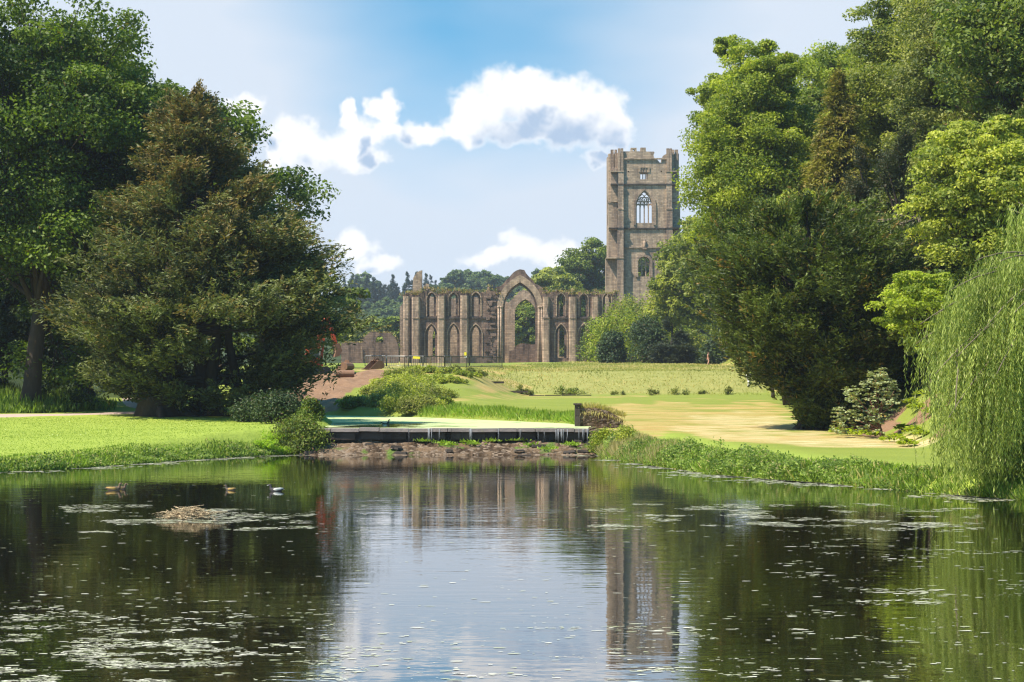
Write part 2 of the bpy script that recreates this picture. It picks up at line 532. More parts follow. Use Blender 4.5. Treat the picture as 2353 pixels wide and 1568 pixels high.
def ground_fn(k):
    tc = k.new('ShaderNodeTexCoord').outputs['Object']
    band = k.noise(k.scale(tc, (0.11, 0.30, 0)), 1.0, 4, 0.6)
    mid = k.noise(k.scale(tc, (0.6, 0.6, 0)), 1.0, 5, 0.65)
    fine = k.noise(k.scale(tc, (1, 1, 0)), 7.0, 4, 0.7)
    green = k.mix(band, (0.140, 0.190, 0.028), (0.250, 0.268, 0.052))
    lush = k.mix(mid, (0.205, 0.275, 0.036), (0.320, 0.375, 0.070))
    c = k.mix(k.attr('lush'), green, lush)
    md = k.mix(mid, (0.165, 0.185, 0.045), (0.33, 0.305, 0.10))
    c = k.mix(k.attr('mead'), c, md)
    dm = k.math('ADD', k.attr('dry'), k.math('MULTIPLY', k.math('SUBTRACT', band, 0.5), 2.6))
    dm = k.math('MULTIPLY', k.smooth(dm, 0.45, 1.30), k.smooth(k.attr('dry'), 0.05, 0.3))
    dryc = k.mix(k.smooth(mid, 0.3, 0.7), (0.350, 0.240, 0.080), (0.44, 0.330, 0.135))
    c = k.mix(dm, c, dryc)
    pm = k.math('MULTIPLY', k.attr('pale'), k.smooth(k.noise(k.scale(tc, (0.5, 1.6, 0)), 1.0, 4, 0.6), 0.38, 0.66))
    c = k.mix(pm, c, (0.54, 0.43, 0.24))
    en = k.noise(tc, 1.6, 5, 0.7)
    ec = k.mix(en, (0.12, 0.062, 0.035), (0.34, 0.215, 0.135))
    c = k.mix(k.smooth(k.math('ADD', k.attr('earth'), k.math('MULTIPLY_ADD', mid, 0.5, -0.25)), 0.35, 0.65), c, ec)
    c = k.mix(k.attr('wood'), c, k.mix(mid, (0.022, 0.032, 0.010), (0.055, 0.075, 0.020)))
    c = k.mix(0.55, c, k.mix(fine, (0.55, 0.55, 0.55), (1.4, 1.4, 1.4)), 'MULTIPLY')
    return principled(k, c, 0.9, 0.1, k.bump(k.math('ADD', fine, k.math('MULTIPLY', mid, 2.0)), 0.8, 0.10))


GROUND = material('ground_grass', ground_fn)
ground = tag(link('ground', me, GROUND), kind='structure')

# ------------------------------------------------------------------ water
def water_fn(ripple, deep):
    def fn(k):
        tc = k.new('ShaderNodeTexCoord').outputs['Object']
        a = k.noise(k.scale(tc, (0.8, 2.2, 0)), 1.0, 3, 0.55, 0.3)
        b = k.noise(k.scale(tc, (0.33, 0.42, 0)), 1.0, 2, 0.5)
        f = k.noise(k.scale(tc, (4.0, 7.0, 0)), 1.0, 2, 0.5)
        patch = k.smooth(k.noise(k.scale(tc, (0.05, 0.09, 0)), 1.0, 2, 0.5), 0.30, 0.65)
        h = k.math('ADD', k.math('MULTIPLY', a, k.math('MULTIPLY_ADD', patch, 0.8, 0.2)), k.math('ADD', k.math('MULTIPLY', b, 0.9), k.math('MULTIPLY', f, 0.10)))
        nb = k.bump(h, 1.0, ripple)
        gl = k.new('ShaderNodeBsdfGlossy'); gl.inputs['Roughness'].default_value = 0.02; k.l.new(nb, gl.inputs['Normal'])
        mx = k.new('ShaderNodeMixShader'); mx.inputs[0].default_value = 0.36      # extra mirror share, added to brighten the reflected sky
        k.l.new(principled(k, deep, 0.02, 0.5, nb, IOR=1.4), mx.inputs[1]); k.l.new(gl.outputs[0], mx.inputs[2])
        return mx.outputs[0]
    return fn


def sheet(name, poly, z, mat, inset=-0.6):
    p = [Vector((x, y)) for x, y in poly]
    mb = MB(); mb.prism([(x, y) for x, y in poly], [], 0, 0.001)
    vo = [(q[0], q[2], z) for q in mb.v[:len(mb.v) // 2]]
    nv = len(vo)
    fs = [f for f in mb.f if max(f) < nv]
    mm = MB(); mm.add(vo, [f for f in fs])
    o = mm.build(name, mat)
    for pl in o.data.polygons:
        if pl.normal.z < 0: pl.flip()
    return o


POND_WATER = material('pond_water', water_fn(0.0060, (0.010, 0.0075, 0.003)))
RIVER_WATER = material('river_water', water_fn(0.006, (0.03, 0.035, 0.015)))


def grow(poly, m):
    n = len(poly); r = []
    area = sum(poly[i][0] * poly[(i + 1) % n][1] - poly[(i + 1) % n][0] * poly[i][1] for i in range(n))
    sg = 1 if area > 0 else -1
    for i in range(n):
        a, b, c = (Vector(poly[(i + q) % n]) for q in (-1, 0, 1))
        t = ((b - a).normalized() + (c - b).normalized()).normalized()
        r.append((b.x + t.y * m * sg, b.y - t.x * m * sg))
    return r


tag(sheet('pond_water', grow(POND, 0.7), 0.0, POND_WATER), kind='structure')
RIV_G = grow(RIVER, 0.8); RIV_G[0] = (-10.2, 99.15); RIV_G[1] = (3.75, 99.15)
tag(sheet('river_water', RIV_G, RIVER_Z, RIVER_WATER), kind='structure')


# floating duckweed: thin irregular flakes on the water
def flakes(name, X, Y, R, z, mat, aspect=None, thick=0.004):
    n = len(X); K = 7
    ang = np.linspace(0, 2 * PI, K, endpoint=False)[None] + RNG.uniform(0, 6.28, (n, 1))
    rr = R[:, None] * RNG.uniform(0.55, 1.25, (n, K))
    ax = (aspect if aspect is not None else np.ones(n))[:, None]
    vx = X[:, None] + rr * np.cos(ang) * ax; vy = Y[:, None] + rr * np.sin(ang)
    top = np.stack([vx, vy, np.full_like(vx, z + thick)], -1)
    v = top.reshape(-1, 3)
    f = np.arange(n * K).reshape(n, K)
    me = np_mesh(name, v, f, False, [('tint', 'FACE', RNG.random(n))])
    return link(name, me, mat)


def weed_fn(k):
    t = k.attr('tint')
    c = k.mix(t, (0.34, 0.36, 0.18), (0.64, 0.60, 0.50))  # sky glare on the flakes is put into these pale colours
    return principled(k, c, 0.5, 0.4)


DUCKWEED = material('duckweed', weed_fn)


def scatter(n, x0, x1, y0, y1, keep):
    # even in the picture's depth: density per water area grows towards the camera
    d = 1 / RNG.uniform(1 / y1, 1 / y0, n); x = RNG.uniform(x0, x1, n) * d / F
    k = keep(x, d) > RNG.random(n)
    return x[k], d[k]


def pondmask(x, y):
    return (sdist(x, y, POND) < -0.1)


xs, ys, rs, asp = [], [], [], []


def add_weed(n, a, b, y0, y1, keep, r0, r1, am=1.8):
    x, y = scatter(n, a - 1176.5, b - 1176.5, F * CAMH / (y1 - 905), F * CAMH / (y0 - 905), keep)
    ok = pondmask(x, y); x, y = x[ok], y[ok]
    xs.append(x); ys.append(y); r = RNG.uniform(0, 1, len(x)) ** 3.0 * (r1 - r0) + r0
    rs.append(r); asp.append(RNG.uniform(1.0, am * 1.9, len(x)))


clump = lambda s, lo, hi, sd: (lambda x, y: sstep(vnoise(x / s, y / (s * 0.8), sd) * 0.65 + vnoise(x / s * 2.7, y / s * 2.7, sd + 1) * 0.35, lo, hi))
add_weed(2800, -60, 2450, 1050, 1568, lambda x, y: np.full_like(x, 0.6), 0.006, 0.036)
add_weed(38000, -60, 820, 1340, 1600, lambda x, y: clump(.55, .46, .80, 51)(x, y) * sstep(F * CAMH / y + 905, 1340, 1540) * sstep(F * x / y + 1176.5, 860, 380), 0.005, 0.030, 2.2)
add_weed(6500, 700, 2400, 1440, 1600, lambda x, y: clump(.6, .56, .78, 61)(x, y), 0.005, 0.03, 2.2)
add_weed(15000, 1350, 2250, 1158, 1222, lambda x, y: clump(1.2, .54, .76, 71)(x, y), 0.008, 0.045, 2.6)
add_weed(6500, 150, 720, 1160, 1230, lambda x, y: clump(1.5, .55, .74, 81)(x, y), 0.008, 0.05, 2.6)
add_weed(4500, 1780, 2400, 1200, 1420, lambda x, y: clump(1.0, .60, .78, 91)(x, y), 0.007, 0.04, 2.4)
# a line of scum along the banks
t_ = RNG.uniform(0, 1, 16000)
B = np.array(POND[2:20]); seg = RNG.integers(0, len(B) - 1, 16000)
bx = B[seg] + (B[seg + 1] - B[seg]) * t_[:, None]
off = RNG.exponential(0.35, 16000) + 0.05
cx_, cy_ = bx[:, 0], bx[:, 1]
dirx = np.where(cx_ < -4, 1.0, -1.0); wx = cx_ + dirx * off * 0.9; wy = cy_ - off * 0.6
kk = (sdist(wx, wy, POND) < -0.05) & (clump(2.0, .42, .62, 95)(wx, wy) > RNG.random(16000))
xs.append(wx[kk]); ys.append(wy[kk]); rs.append(RNG.uniform(0.02, 0.09, kk.sum())); asp.append(RNG.uniform(1, 2.4, kk.sum()))
tag(flakes('duckweed', np.concatenate(xs), np.concatenate(ys), np.concatenate(rs), 0.002, DUCKWEED, np.concatenate(asp)), kind='stuff')


def film_fn(k):
    tc = k.new('ShaderNodeTexCoord').outputs['Object']
    n = k.noise(k.scale(tc, (0.35, 0.12, 0)), 1.0, 5, 0.6)
    f = k.noise(tc, 9, 4, 0.7)
    c = k.mix(f, (0.35, 0.41, 0.18), (0.47, 0.53, 0.29))
    p = principled(k, c, 0.95, 0.03)
    tr = k.new('ShaderNodeBsdfTransparent')
    mx = k.new('ShaderNodeMixShader')
    sp = k.new('ShaderNodeSeparateXYZ'); k.l.new(tc, sp.inputs[0])
    lead = k.math('MULTIPLY', k.smooth(sp.outputs[0], -1.5, -5.0), k.math('MULTIPLY', k.smooth(sp.outputs[1], 100.5, 103), k.smooth(sp.outputs[1], 122, 112)))
    k.put(mx.inputs[0], k.math('SUBTRACT', k.smooth(n, 0.30, 0.44), k.math('MULTIPLY', lead, k.smooth(n, 0.62, 0.45)), clamp=True))
    k.l.new(tr.outputs[0], mx.inputs[1]); k.l.new(p, mx.inputs[2])
    return mx.outputs[0]


tag(sheet('duckweed_film', RIV_G, RIVER_Z + 0.006, material('duckweed_film', film_fn)), kind='stuff')

# ------------------------------------------------------------------ path
path_pts = [(-60, 106.0), (-45, 109), (-34, 112), (-27, 115.5), (-22.5, 121), (-22.5, 129), (-25.5, 140), (-29, 156), (-33, 176)]


def ribbon(name, pts, wid, dz, mat):
    P = []
    for i in range(len(pts) - 1):
        for j in range(10):
            t = j / 10
            p0, p1, p2, p3 = (np.array(pts[max(0, min(len(pts) - 1, i + q))]) for q in (-1, 0, 1, 2))
            P.append(0.5 * (2 * p1 + (p2 - p0) * t + (2 * p0 - 5 * p1 + 4 * p2 - p3) * t * t + (3 * p1 - p0 - 3 * p2 + p3) * t ** 3))
    P = np.array(P); T = np.gradient(P, axis=0); T /= np.linalg.norm(T, axis=1)[:, None]
    Nn = np.stack([-T[:, 1], T[:, 0]], 1)
    K = 9; rows = []
    for a in np.linspace(-wid / 2, wid / 2, K):
        q = P + Nn * (a + 0.25 * np.sign(a) * (vnoise(P[:, 0] * 1.1 + a, P[:, 1] * 1.1, 7)[:, None] - .5))
        rows.append(np.column_stack([q, ground_z(q[:, 0], q[:, 1]) + dz - 0.05 * (abs(a) > wid / 2 - 0.01)]))
    V_ = np.stack(rows, 1); n = len(P)
    ii = np.arange(n * K).reshape(n, K)
    f = np.stack([ii[:-1, :-1], ii[1:, :-1], ii[1:, 1:], ii[:-1, 1:]], -1).reshape(-1, 4)
    return link(name, np_mesh(name, V_.reshape(-1, 3), f, True), mat)


tag(ribbon('gravel_path', path_pts, 3.0, 0.05, flat_mat('gravel', (0.40, 0.30, 0.25), 0.95, 0.1, 0.3, 5.0)), kind='structure')

# ------------------------------------------------------------------ foliage library
def unit(a):
    return a / np.maximum(np.linalg.norm(a, axis=-1, keepdims=True), 1e-9)


def cards(name, C, Ud, Wd, tint, accent=None, mat=None, parent=None):
    """leaf-shaped rhombs: centre, half-length vector, half-width vector"""
    n = len(C)
    v = np.stack([C - Ud, C + Wd + Ud * 0.1, C + Ud, C - Wd + Ud * 0.1], 1).reshape(-1, 3)
    f = np.arange(n * 4).reshape(n, 4)
    at_ = [('tint', 'FACE', np.clip(tint, 0, 1)), ('accent', 'FACE', accent if accent is not None else np.zeros(n))]
    me = np_mesh(name, v, f, False, at_)
    return link(name, me, mat, parent)


def rand_dirs(rng, n, up=0.0):
    d = rng.normal(size=(n, 3)); d[:, 2] += up
    return unit(d)


def leaf_axes(rng, nrm, size, aspect):
    """two in-plane half axes for leaves with the given normals"""
    a = unit(np.cross(nrm, rng.normal(size=nrm.shape))); b = np.cross(nrm, a)
    return a * size[:, None], b * (size * aspect)[:, None]


def limbs_mesh(name, chains, mat, parent, n=6):
    mb = MB()
    for pts, rad in chains: mb.tube(pts, rad, n)
    return mb.build(name, mat, parent, True, recalc=False)


def bend(rng, a, b, k=5, sag=0.0, wob=0.06):
    a = np.array(a, float); b = np.array(b, float); L = np.linalg.norm(b - a)
    t = np.linspace(0, 1, k)[:, None]
    p = a + (b - a) * t + rng.normal(size=(k, 3)) * wob * L * (t * (1 - t)) * 2
    p[:, 2] += (-sag * L * (t * (1 - t)) * 4)[:, 0]
    return [tuple(q) for q in p]


def broadleaf(root, seed, H, R, z0, mat, off=(0, 0), trunk=0.35, lobes=18, clumps=16, leaves=200, leaf=0.14, aspect=0.55, droop=0.0, bark=None, taper=0.85, gap=0.0, fork=0.35, lobe_r=0.40, up=0.5, squash=0.75):
    """trunk, limbs and a crown of leaf clumps carried on lobes; heights are above the root"""
    rng = np.random.default_rng(seed)
    off = np.array([off[0], off[1], 0.0])
    cz = (H + z0) / 2; hz = (H - z0) / 2
    # lobes over an egg-shaped envelope
    k = np.arange(lobes) + 0.5
    ph = np.arccos(1 - 2 * k / lobes); th = PI * (1 + 5 ** 0.5) * k + rng.uniform(0, 6)
    dirs = np.stack([np.cos(th) * np.sin(ph), np.sin(th) * np.sin(ph), np.cos(ph)], 1) + rng.normal(size=(lobes, 3)) * 0.16
    prof = 1 - (1 - taper) * np.clip(dirs[:, 2:3], 0, 1)
    rad = rng.uniform(0.52, 0.80, (lobes, 1)) * (1 - 0.10 * np.clip(dirs[:, 2:3], 0, 1))
    LC = dirs * rad * np.array([R, R, hz]) * np.concatenate([prof, prof, np.ones_like(prof)], 1) + off + [0, 0, cz]
    nin = max(2, lobes // 6)
    LC = np.concatenate([LC, off + [0, 0, cz] + rng.normal(size=(nin, 3)) * np.array([R, R, hz]) * 0.25])
    LR = (0.6 * R + 0.4 * hz) * lobe_r * rng.uniform(0.75, 1.25, len(LC)) * np.clip(1.15 - 0.35 * np.maximum(0, (LC[:, 2] - cz) / hz), 0.75, 1.2)
    nl = len(LC)
    # clumps
    cd = rand_dirs(rng, nl * clumps, 0.35).reshape(nl, clumps, 3)
    CC = LC[:, None] + cd * (LR[:, None, None] * rng.uniform(0.55, 1.12, (nl, clumps, 1))) * np.array([1, 1, squash])
    CR = (LR[:, None] * rng.uniform(0.26, 0.48, (nl, clumps))).ravel()
    keep = rng.random(nl * clumps) > gap
    cd = cd.reshape(-1, 3)[keep]; CC = CC.reshape(-1, 3)[keep]; CR = CR[keep]
    ctint = (0.5 + 0.16 * rng.normal(size=len(CC)) + np.repeat(0.12 * rng.normal(size=nl), clumps)[keep])
    m = len(CC)
    ld = rand_dirs(rng, m * leaves, 0.3).reshape(m, leaves, 3)
    rr = rng.uniform(0, 1, (m, leaves, 1)) ** 0.45
    P = CC[:, None] + ld * rr * CR[:, None, None] * np.array([1.12, 1.12, squash * 0.9])
    P[:, :, 2] -= droop * (rr[:, :, 0] ** 2) * CR[:, None] * 1.2
    P = P.reshape(-1, 3)
    nrm = unit(ld.reshape(-1, 3) * 0.55 + np.array([0, 0, up]) + rng.normal(size=P.shape) * 0.55)
    sz = leaf * rng.uniform(0.65, 1.35, len(P))
    a, b = leaf_axes(rng, nrm, sz, aspect)
    ok = P[:, 2] > 0.15
    tint = np.repeat(ctint, leaves) + 0.14 * rng.normal(size=len(P))
    P, a, b, tint = P[ok], a[ok], b[ok], tint[ok]
    acc = (rng.random(len(P)) < 0.012).astype(float)
    crown = cards('crown', P, a, b, tint, acc, mat, root)
    # wood
    top = off * 0.7 + np.array([0, 0, z0 + (H - z0) * fork])
    tr = bend(rng, (0, 0, -0.4), top, 6, 0, 0.03)
    ch = [(tr, [trunk * 1.5, trunk, trunk * .88, trunk * .8, trunk * .7, trunk * .6])]
    for q in range(nl):
        st = np.array(tr[3 + q % 3])
        ch.append((bend(rng, st, LC[q], 5, -0.06), [trunk * .42, trunk * .3, trunk * .2, trunk * .13, trunk * .07]))
        for c in rng.choice(len(CC), 0) if False else ():
            pass
    # twigs out to the clumps
    lob = np.repeat(np.arange(nl), clumps)[keep]
    for c in range(0, m, 2):
        a0 = LC[lob[c]] * 0.75 + np.array(tr[4]) * 0.25
        ch.append(([tuple(a0), tuple((a0 + CC[c]) / 2 + rng.normal(size=3) * 0.1), tuple(CC[c])], [trunk * .10, trunk * .06, trunk * .03]))
    limbs_mesh('trunk', ch, bark or BARK, root, 6)
    return crown


def sprays(rng, O, D, L, K, card, aspect, sag=0.25, spread=0.6, ctint=None, cacc=None):
    """feathery shoots: each an axis with K narrow leaves to both sides, drooping with length"""
    S = len(O)
    D = unit(D)
    side = unit(np.cross(D, np.array([0, 0, 1.0]) + rng.normal(size=D.shape) * 0.35))
    t = (np.arange(K)[None] + rng.uniform(0, 1, (S, K))) / K
    sg = np.where(rng.random((S, K)) < 0.5, -1.0, 1.0)
    Lk = L[:, None] * t
    w = (0.10 + 0.32 * np.sin(np.clip(t * 1.05, 0, 1) * PI) * (1 - 0.4 * t)) * L[:, None] * spread
    q = rng.uniform(0, 1, (S, K))
    P = O[:, None] + D[:, None] * Lk[..., None] + side[:, None] * (sg * w * q)[..., None]
    P[..., 2] -= sag * L[:, None] * (t ** 2 * 0.5 + (w * q / L[:, None]) * 0.9)
    P += rng.normal(size=P.shape) * 0.035 * L[:, None, None]
    ax = unit(D[:, None] * 1.0 + side[:, None] * (sg * 0.75)[..., None] + rng.normal(size=P.shape) * 0.28 - np.array([0, 0, sag * 0.9]))
    hl = card * rng.uniform(0.6, 1.4, (S, K)) * (1.05 - 0.35 * t)
    wd = unit(np.cross(ax, rng.normal(size=P.shape) * 0.7 + np.array([0, 0, 1.0])))
    a = ax * hl[..., None]; b = np.cross(ax, wd); b = unit(b + rng.normal(size=b.shape) * 0.3)
    wdv = unit(np.cross(ax, b)) * (hl * aspect)[..., None]
    tint = np.repeat((ctint if ctint is not None else np.full(S, .5))[:, None], K, 1) + 0.15 * rng.normal(size=(S, K)) + 0.22 * (t - .5)
    acc = np.repeat((cacc if cacc is not None else np.zeros(S))[:, None], K, 1) + 0.15 * rng.normal(size=(S, K)) + 0.15 * (t - .5)
    return P.reshape(-1, 3), a.reshape(-1, 3), wdv.reshape(-1, 3), tint.ravel(), acc.ravel()


def yew(root, seed, prof, mat, n=4000, K=34, card=0.13, aspect=0.28, length=(0.9, 2.0), trunks=((0, 0, .7),), acc_fn=None, lift=0.45, sag=0.3, lump=0.22, clear=None, aspect_xy=(1, 1), offx=None, bark=None, limb=60, pad=42):
    """prof: (height, radius) pairs of the outline; clear: height under which the middle is open"""
    rng = np.random.default_rng(seed)
    hz = np.array([p[0] for p in prof]); hr = np.array([p[1] for p in prof])
    zz = np.linspace(hz[0], hz[-1], 200); rr = np.interp(zz, hz, hr)
    cdf = np.cumsum(rr + 0.4); cdf /= cdf[-1]
    # boughs first, so that the shoots gather into layered pads with dark gaps between
    nb = max(20, n // pad)
    bz = np.interp(rng.random(nb), cdf, zz); bt = rng.uniform(0, 2 * PI, nb)
    br = np.interp(bz, hz, hr) * (0.93 + lump * rng.normal(size=nb) * 0.55)
    br = np.maximum(br, 0.1)
    which = rng.integers(0, nb, n)
    f = rng.uniform(0.50, 1.03, n) ** 0.8
    z = bz[which] + rng.normal(size=n) * 0.30 + (f - 0.85) * 1.3 * lift
    t = bt[which] + rng.normal(size=n) * 0.14 * np.clip(4.0 / np.maximum(br[which], 1.5), .7, 2.0)
    r = br[which] * f
    ox = np.interp(z, [q[0] for q in offx], [q[1] for q in offx]) if offx else 0.0
    O = np.stack([np.cos(t) * r * aspect_xy[0] + ox, np.sin(t) * r * aspect_xy[1], z], 1)
    D = np.stack([np.cos(t), np.sin(t), np.full(n, lift)], 1) + rng.normal(size=(n, 3)) * 0.35
    # near the apex shoots point up
    tp = np.clip((z - hz[-1] + 3.0) / 3.0, 0, 1); D[:, 2] += tp * 1.6
    L = rng.uniform(*length, n)
    O -= unit(D) * L[:, None] * 0.6
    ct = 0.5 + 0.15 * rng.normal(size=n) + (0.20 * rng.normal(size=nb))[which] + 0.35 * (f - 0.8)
    ca = acc_fn(rng, O, z) if acc_fn else None
    keep = O[:, 2] > 0.05
    O, D, L, ct = O[keep], D[keep], L[keep], ct[keep]; ca = ca[keep] if ca is not None else None
    P, a, b, ti, ac = sprays(rng, O, D, L, K, card, aspect, sag, 0.8, ct, ca)
    ok = P[:, 2] > 0.06
    cards('crown', P[ok], a[ok], b[ok], ti[ok], ac[ok], mat, root)
    ch = []
    Ht = hz[-1]
    for (tx, ty, tr) in trunks:
        topx = 0.3 * tx + (offx[-1][1] * 0.7 if offx else 0)
        ch.append((bend(rng, (tx, ty, -0.3), (topx, ty * .3, Ht * .86), 8, 0, 0.03), [tr * 1.9, tr * 1.05, tr * .9, tr * .7, tr * .5, tr * .32, tr * .18, tr * .06]))
        for _ in range(6):
            an = rng.uniform(0, 2 * PI)
            ch.append(([(tx, ty, .55 * tr + .3), (tx + math.cos(an) * tr * 1.6, ty + math.sin(an) * tr * 1.6, .12), (tx + math.cos(an) * tr * 3, ty + math.sin(an) * tr * 3, -.25)], [tr * .55, tr * .36, tr * .14]))
    for q in range(min(limb, nb)):
        if clear and bz[q] < clear: continue
        st = np.array(ch[0][0][min(6, max(1, int(bz[q] / Ht * 7)))])
        ch.append((bend(rng, st, (math.cos(bt[q]) * br[q] * .9 * aspect_xy[0] + (np.interp(bz[q], [o_[0] for o_ in offx], [o_[1] for o_ in offx]) if offx else 0), math.sin(bt[q]) * br[q] * .9 * aspect_xy[1], bz[q]), 5, 0.05, 0.05), [.16, .12, .08, .05, .02]))
    limbs_mesh('trunk', ch, bark or BARK, root, 7)


def bush(root, seed, R, Hh, mat, n=2600, leaf=0.10, aspect=0.5, lumps=9, part='foliage', base=0.0, up=0.5, stems=5, wide=1.0):
    """a rounded shrub: leaf clumps over a low dome, with stems"""
    rng = np.random.default_rng(seed)
    d = rand_dirs(rng, lumps, 0.5); d[:, 2] = np.abs(d[:, 2])
    LC = d * np.array([R * .62 * wide, R * .62, Hh * .55]) + [0, 0, base + Hh * .12]
    LR = np.full(lumps, 0.5) * np.minimum(R, Hh) * rng.uniform(.7, 1.25, lumps)
    w = rng.integers(0, lumps, n)
    ld = rand_dirs(rng, n, .3)
    P = LC[w] + ld * LR[w][:, None] * (rng.random((n, 1)) ** .4) * (1 + 0.25 * rng.normal(size=(n, 1)) * .6)
    nrm = unit(ld * .5 + [0, 0, up] + rng.normal(size=P.shape) * .6)
    a, b = leaf_axes(rng, nrm, leaf * rng.uniform(.6, 1.4, n), aspect)
    ti = .5 + (0.16 * rng.normal(size=lumps))[w] + .16 * rng.normal(size=n)
    ok = P[:, 2] > 0.02
    cards(part, P[ok], a[ok], b[ok], ti[ok], (rng.random(ok.sum()) < .05).astype(float), mat, root)
    if stems:
        ch = []
        for q in range(min(stems, lumps)):
            ch.append((bend(rng, (rng.normal() * .08 * R, rng.normal() * .08 * R, -.15), LC[q], 4, 0, .06), [.035 * Hh, .026 * Hh, .018 * Hh, .008 * Hh]))
        limbs_mesh('stem', ch, BARK, root, 5)


def blades(rng, P, h, wdt, lean=0.35, tint=None):
    """upright grass or weed blades at ground points P: returns card arrays"""
    n = len(P)
    ax = unit(np.stack([rng.normal(size=n) * lean, rng.normal(size=n) * lean, np.ones(n)], 1))
    hl = h * 0.5
    C = P + ax * hl[:, None]
    wv = unit(np.cross(ax, rng.normal(size=(n, 3)))) * (wdt)[:, None]
    return C, ax * hl[:, None], wv


LM = {}
LM['sycamore'] = leaf_mat('sycamore_leaves', (0.030, 0.056, 0.010), (0.142, 0.196, 0.018), (0.15, 0.10, 0.03), .35)
LM['lime'] = leaf_mat('lime_leaves', (0.085, 0.128, 0.017), (0.348, 0.381, 0.034), (0.26, 0.20, 0.05), .38)
LM['ash'] = leaf_mat('ash_leaves', (0.078, 0.109, 0.021), (0.320, 0.331, 0.051), (0.22, 0.18, 0.06), .36)
LM['grey'] = leaf_mat('grey_green_leaves', (0.078, 0.102, 0.027), (0.302, 0.303, 0.064), (0.2, 0.18, 0.07), .34)
LM['oak'] = leaf_mat('oak_leaves', (0.054, 0.084, 0.017), (0.192, 0.232, 0.027), (0.16, 0.09, 0.04), .30)
LM['holm'] = leaf_mat('dark_evergreen_leaves', (0.020, 0.036, 0.012), (0.070, 0.105, 0.034), (0.1, 0.08, 0.04), .22)
LM['yew_brown'] = leaf_mat('yew_shoots_brown', (0.026, 0.036, 0.012), (0.165, 0.185, 0.055), (0.20, 0.140, 0.040), .25, (1.3, 1.3, .7))
LM['yew'] = leaf_mat('yew_shoots', (0.022, 0.036, 0.008), (0.115, 0.148, 0.024), (0.22, 0.13, 0.03), .24)
LM['larch'] = leaf_mat('larch_needles', (0.078, 0.079, 0.011), (0.248, 0.224, 0.034), (0.25, 0.17, 0.05), .28)
LM['darkyew'] = leaf_mat('dark_yew_shoots', (0.016, 0.024, 0.010), (0.058, 0.070, 0.030), (0.12, 0.09, 0.05), .18)
LM['beech'] = leaf_mat('beech_leaves', (0.116, 0.160, 0.013), (0.388, 0.435, 0.043), (0.36, 0.33, 0.06), .42)
LM['pale'] = leaf_mat('pale_feathery_leaves', (0.132, 0.173, 0.028), (0.476, 0.479, 0.073), (0.3, 0.3, 0.1), .38)
LM['willow'] = leaf_mat('willow_leaves', (0.085, 0.130, 0.013), (0.40, 0.46, 0.105), (0.45, 0.45, 0.18), .38, (1.4, 1.4, .6))
LM['rhodo'] = leaf_mat('rhododendron_leaves', (0.13, 0.15, 0.06), (0.46, 0.50, 0.26), (0.50, 0.33, 0.10), .22)
LM['far'] = leaf_mat('far_leaves', (0.050, 0.080, 0.026), (0.150, 0.200, 0.060), None, .25)
LM['farfir'] = leaf_mat('far_fir_needles', (0.016, 0.030, 0.020), (0.045, 0.070, 0.040), None, .15)
LM['fern'] = leaf_mat('fern_fronds', (0.124, 0.205, 0.019), (0.341, 0.461, 0.048), None, .40)

# ------------------------------------------------------------------ the ruined church: chapel front with its great window
def lancet(cx, wd, sill, spring, apex, n=7):
    """pointed opening, anticlockwise from bottom left"""
    r = wd; x0, x1 = cx - wd / 2, cx + wd / 2
    th = np.linspace(0, PI / 3, n)
    right = [(x0 + r * math.cos(a), spring + (apex - spring) * math.sin(a) / math.sin(PI / 3)) for a in th]
    left = [(x1 - r * math.cos(a), spring + (apex - spring) * math.sin(a) / math.sin(PI / 3)) for a in th[::-1]]
    return [(x0, sill), (x1, sill)] + right + left[1:]


CD = 400.0
CS = CD / F / (1.96 * 1.632)          # metres per pixel of the chapel close-up
cbase = at((1200 + 610 / 1.96) / 1.632, (900 + 905 / 1.96) / 1.632, CD)
cbase.z -= 0.15


def cx(px): return (px - 610) * CS
def cz(py): return (905 - py) * CS + 0.15
def cpt(pts): return [(cx(a), cz(b)) for a, b in pts]


def rough(pts, rng, amp=0.12, step=0.5):
    """break a ragged wall top into uneven courses"""
    r = []
    for i in range(len(pts) - 1):
        a, b = np.array(pts[i]), np.array(pts[i + 1]); L = np.linalg.norm(b - a); k = max(1, int(L / step))
        for j in range(k):
            q = a + (b - a) * j / k
            r.append((q[0] + rng.normal() * amp * .4, q[1] + rng.normal() * amp))
    r.append(tuple(pts[-1])); return r


rc = np.random.default_rng(3)
church = empty('ruined_church', cbase, 0, 'roofless stone church front with tall pointed arch, lancet windows and buttresses', 'church ruin')
gb = -1.2   # below ground


def holes_of(spec, grow_=0.0):
    return [lancet(cx(c), wd * CS + grow_ * 2, cz(s) - grow_ * .3, cz(sp), cz(ap) + grow_) for c, wd, s, sp, ap in spec]


up_L = [(820, 44, 562, 432, 398), (980, 44, 558, 430, 398), (1147, 44, 560, 430, 396)]
lo_L = [(818, 66, 862, 700, 630), (982, 66, 862, 700, 626), (1145, 66, 862, 700, 632)]
up_R = [(1772, 40, 562, 436, 404), (1938, 40, 562, 436, 404), (2110, 40, 562, 436, 404)]
lo_R = [(1772, 62, 868, 700, 630), (1940, 62, 868, 700, 630), (2110, 62, 868, 700, 630)]
topL = rough(cpt([(1316, 392), (1262, 372), (1225, 378), (1200, 388), (1165, 384), (1130, 382), (1100, 398), (1060, 390), (1000, 380), (960, 386), (900, 376), (850, 384), (800, 372), (760, 378), (700, 392), (640, 402), (610, 415)]), rc, .20)
topR = rough(cpt([(2200, 398), (2080, 396), (2020, 390), (1990, 398), (1960, 392), (1900, 396), (1860, 388), (1800, 398), (1760, 388), (1720, 398), (1690, 392), (1660, 372), (1634, 380)]), rc, .20)
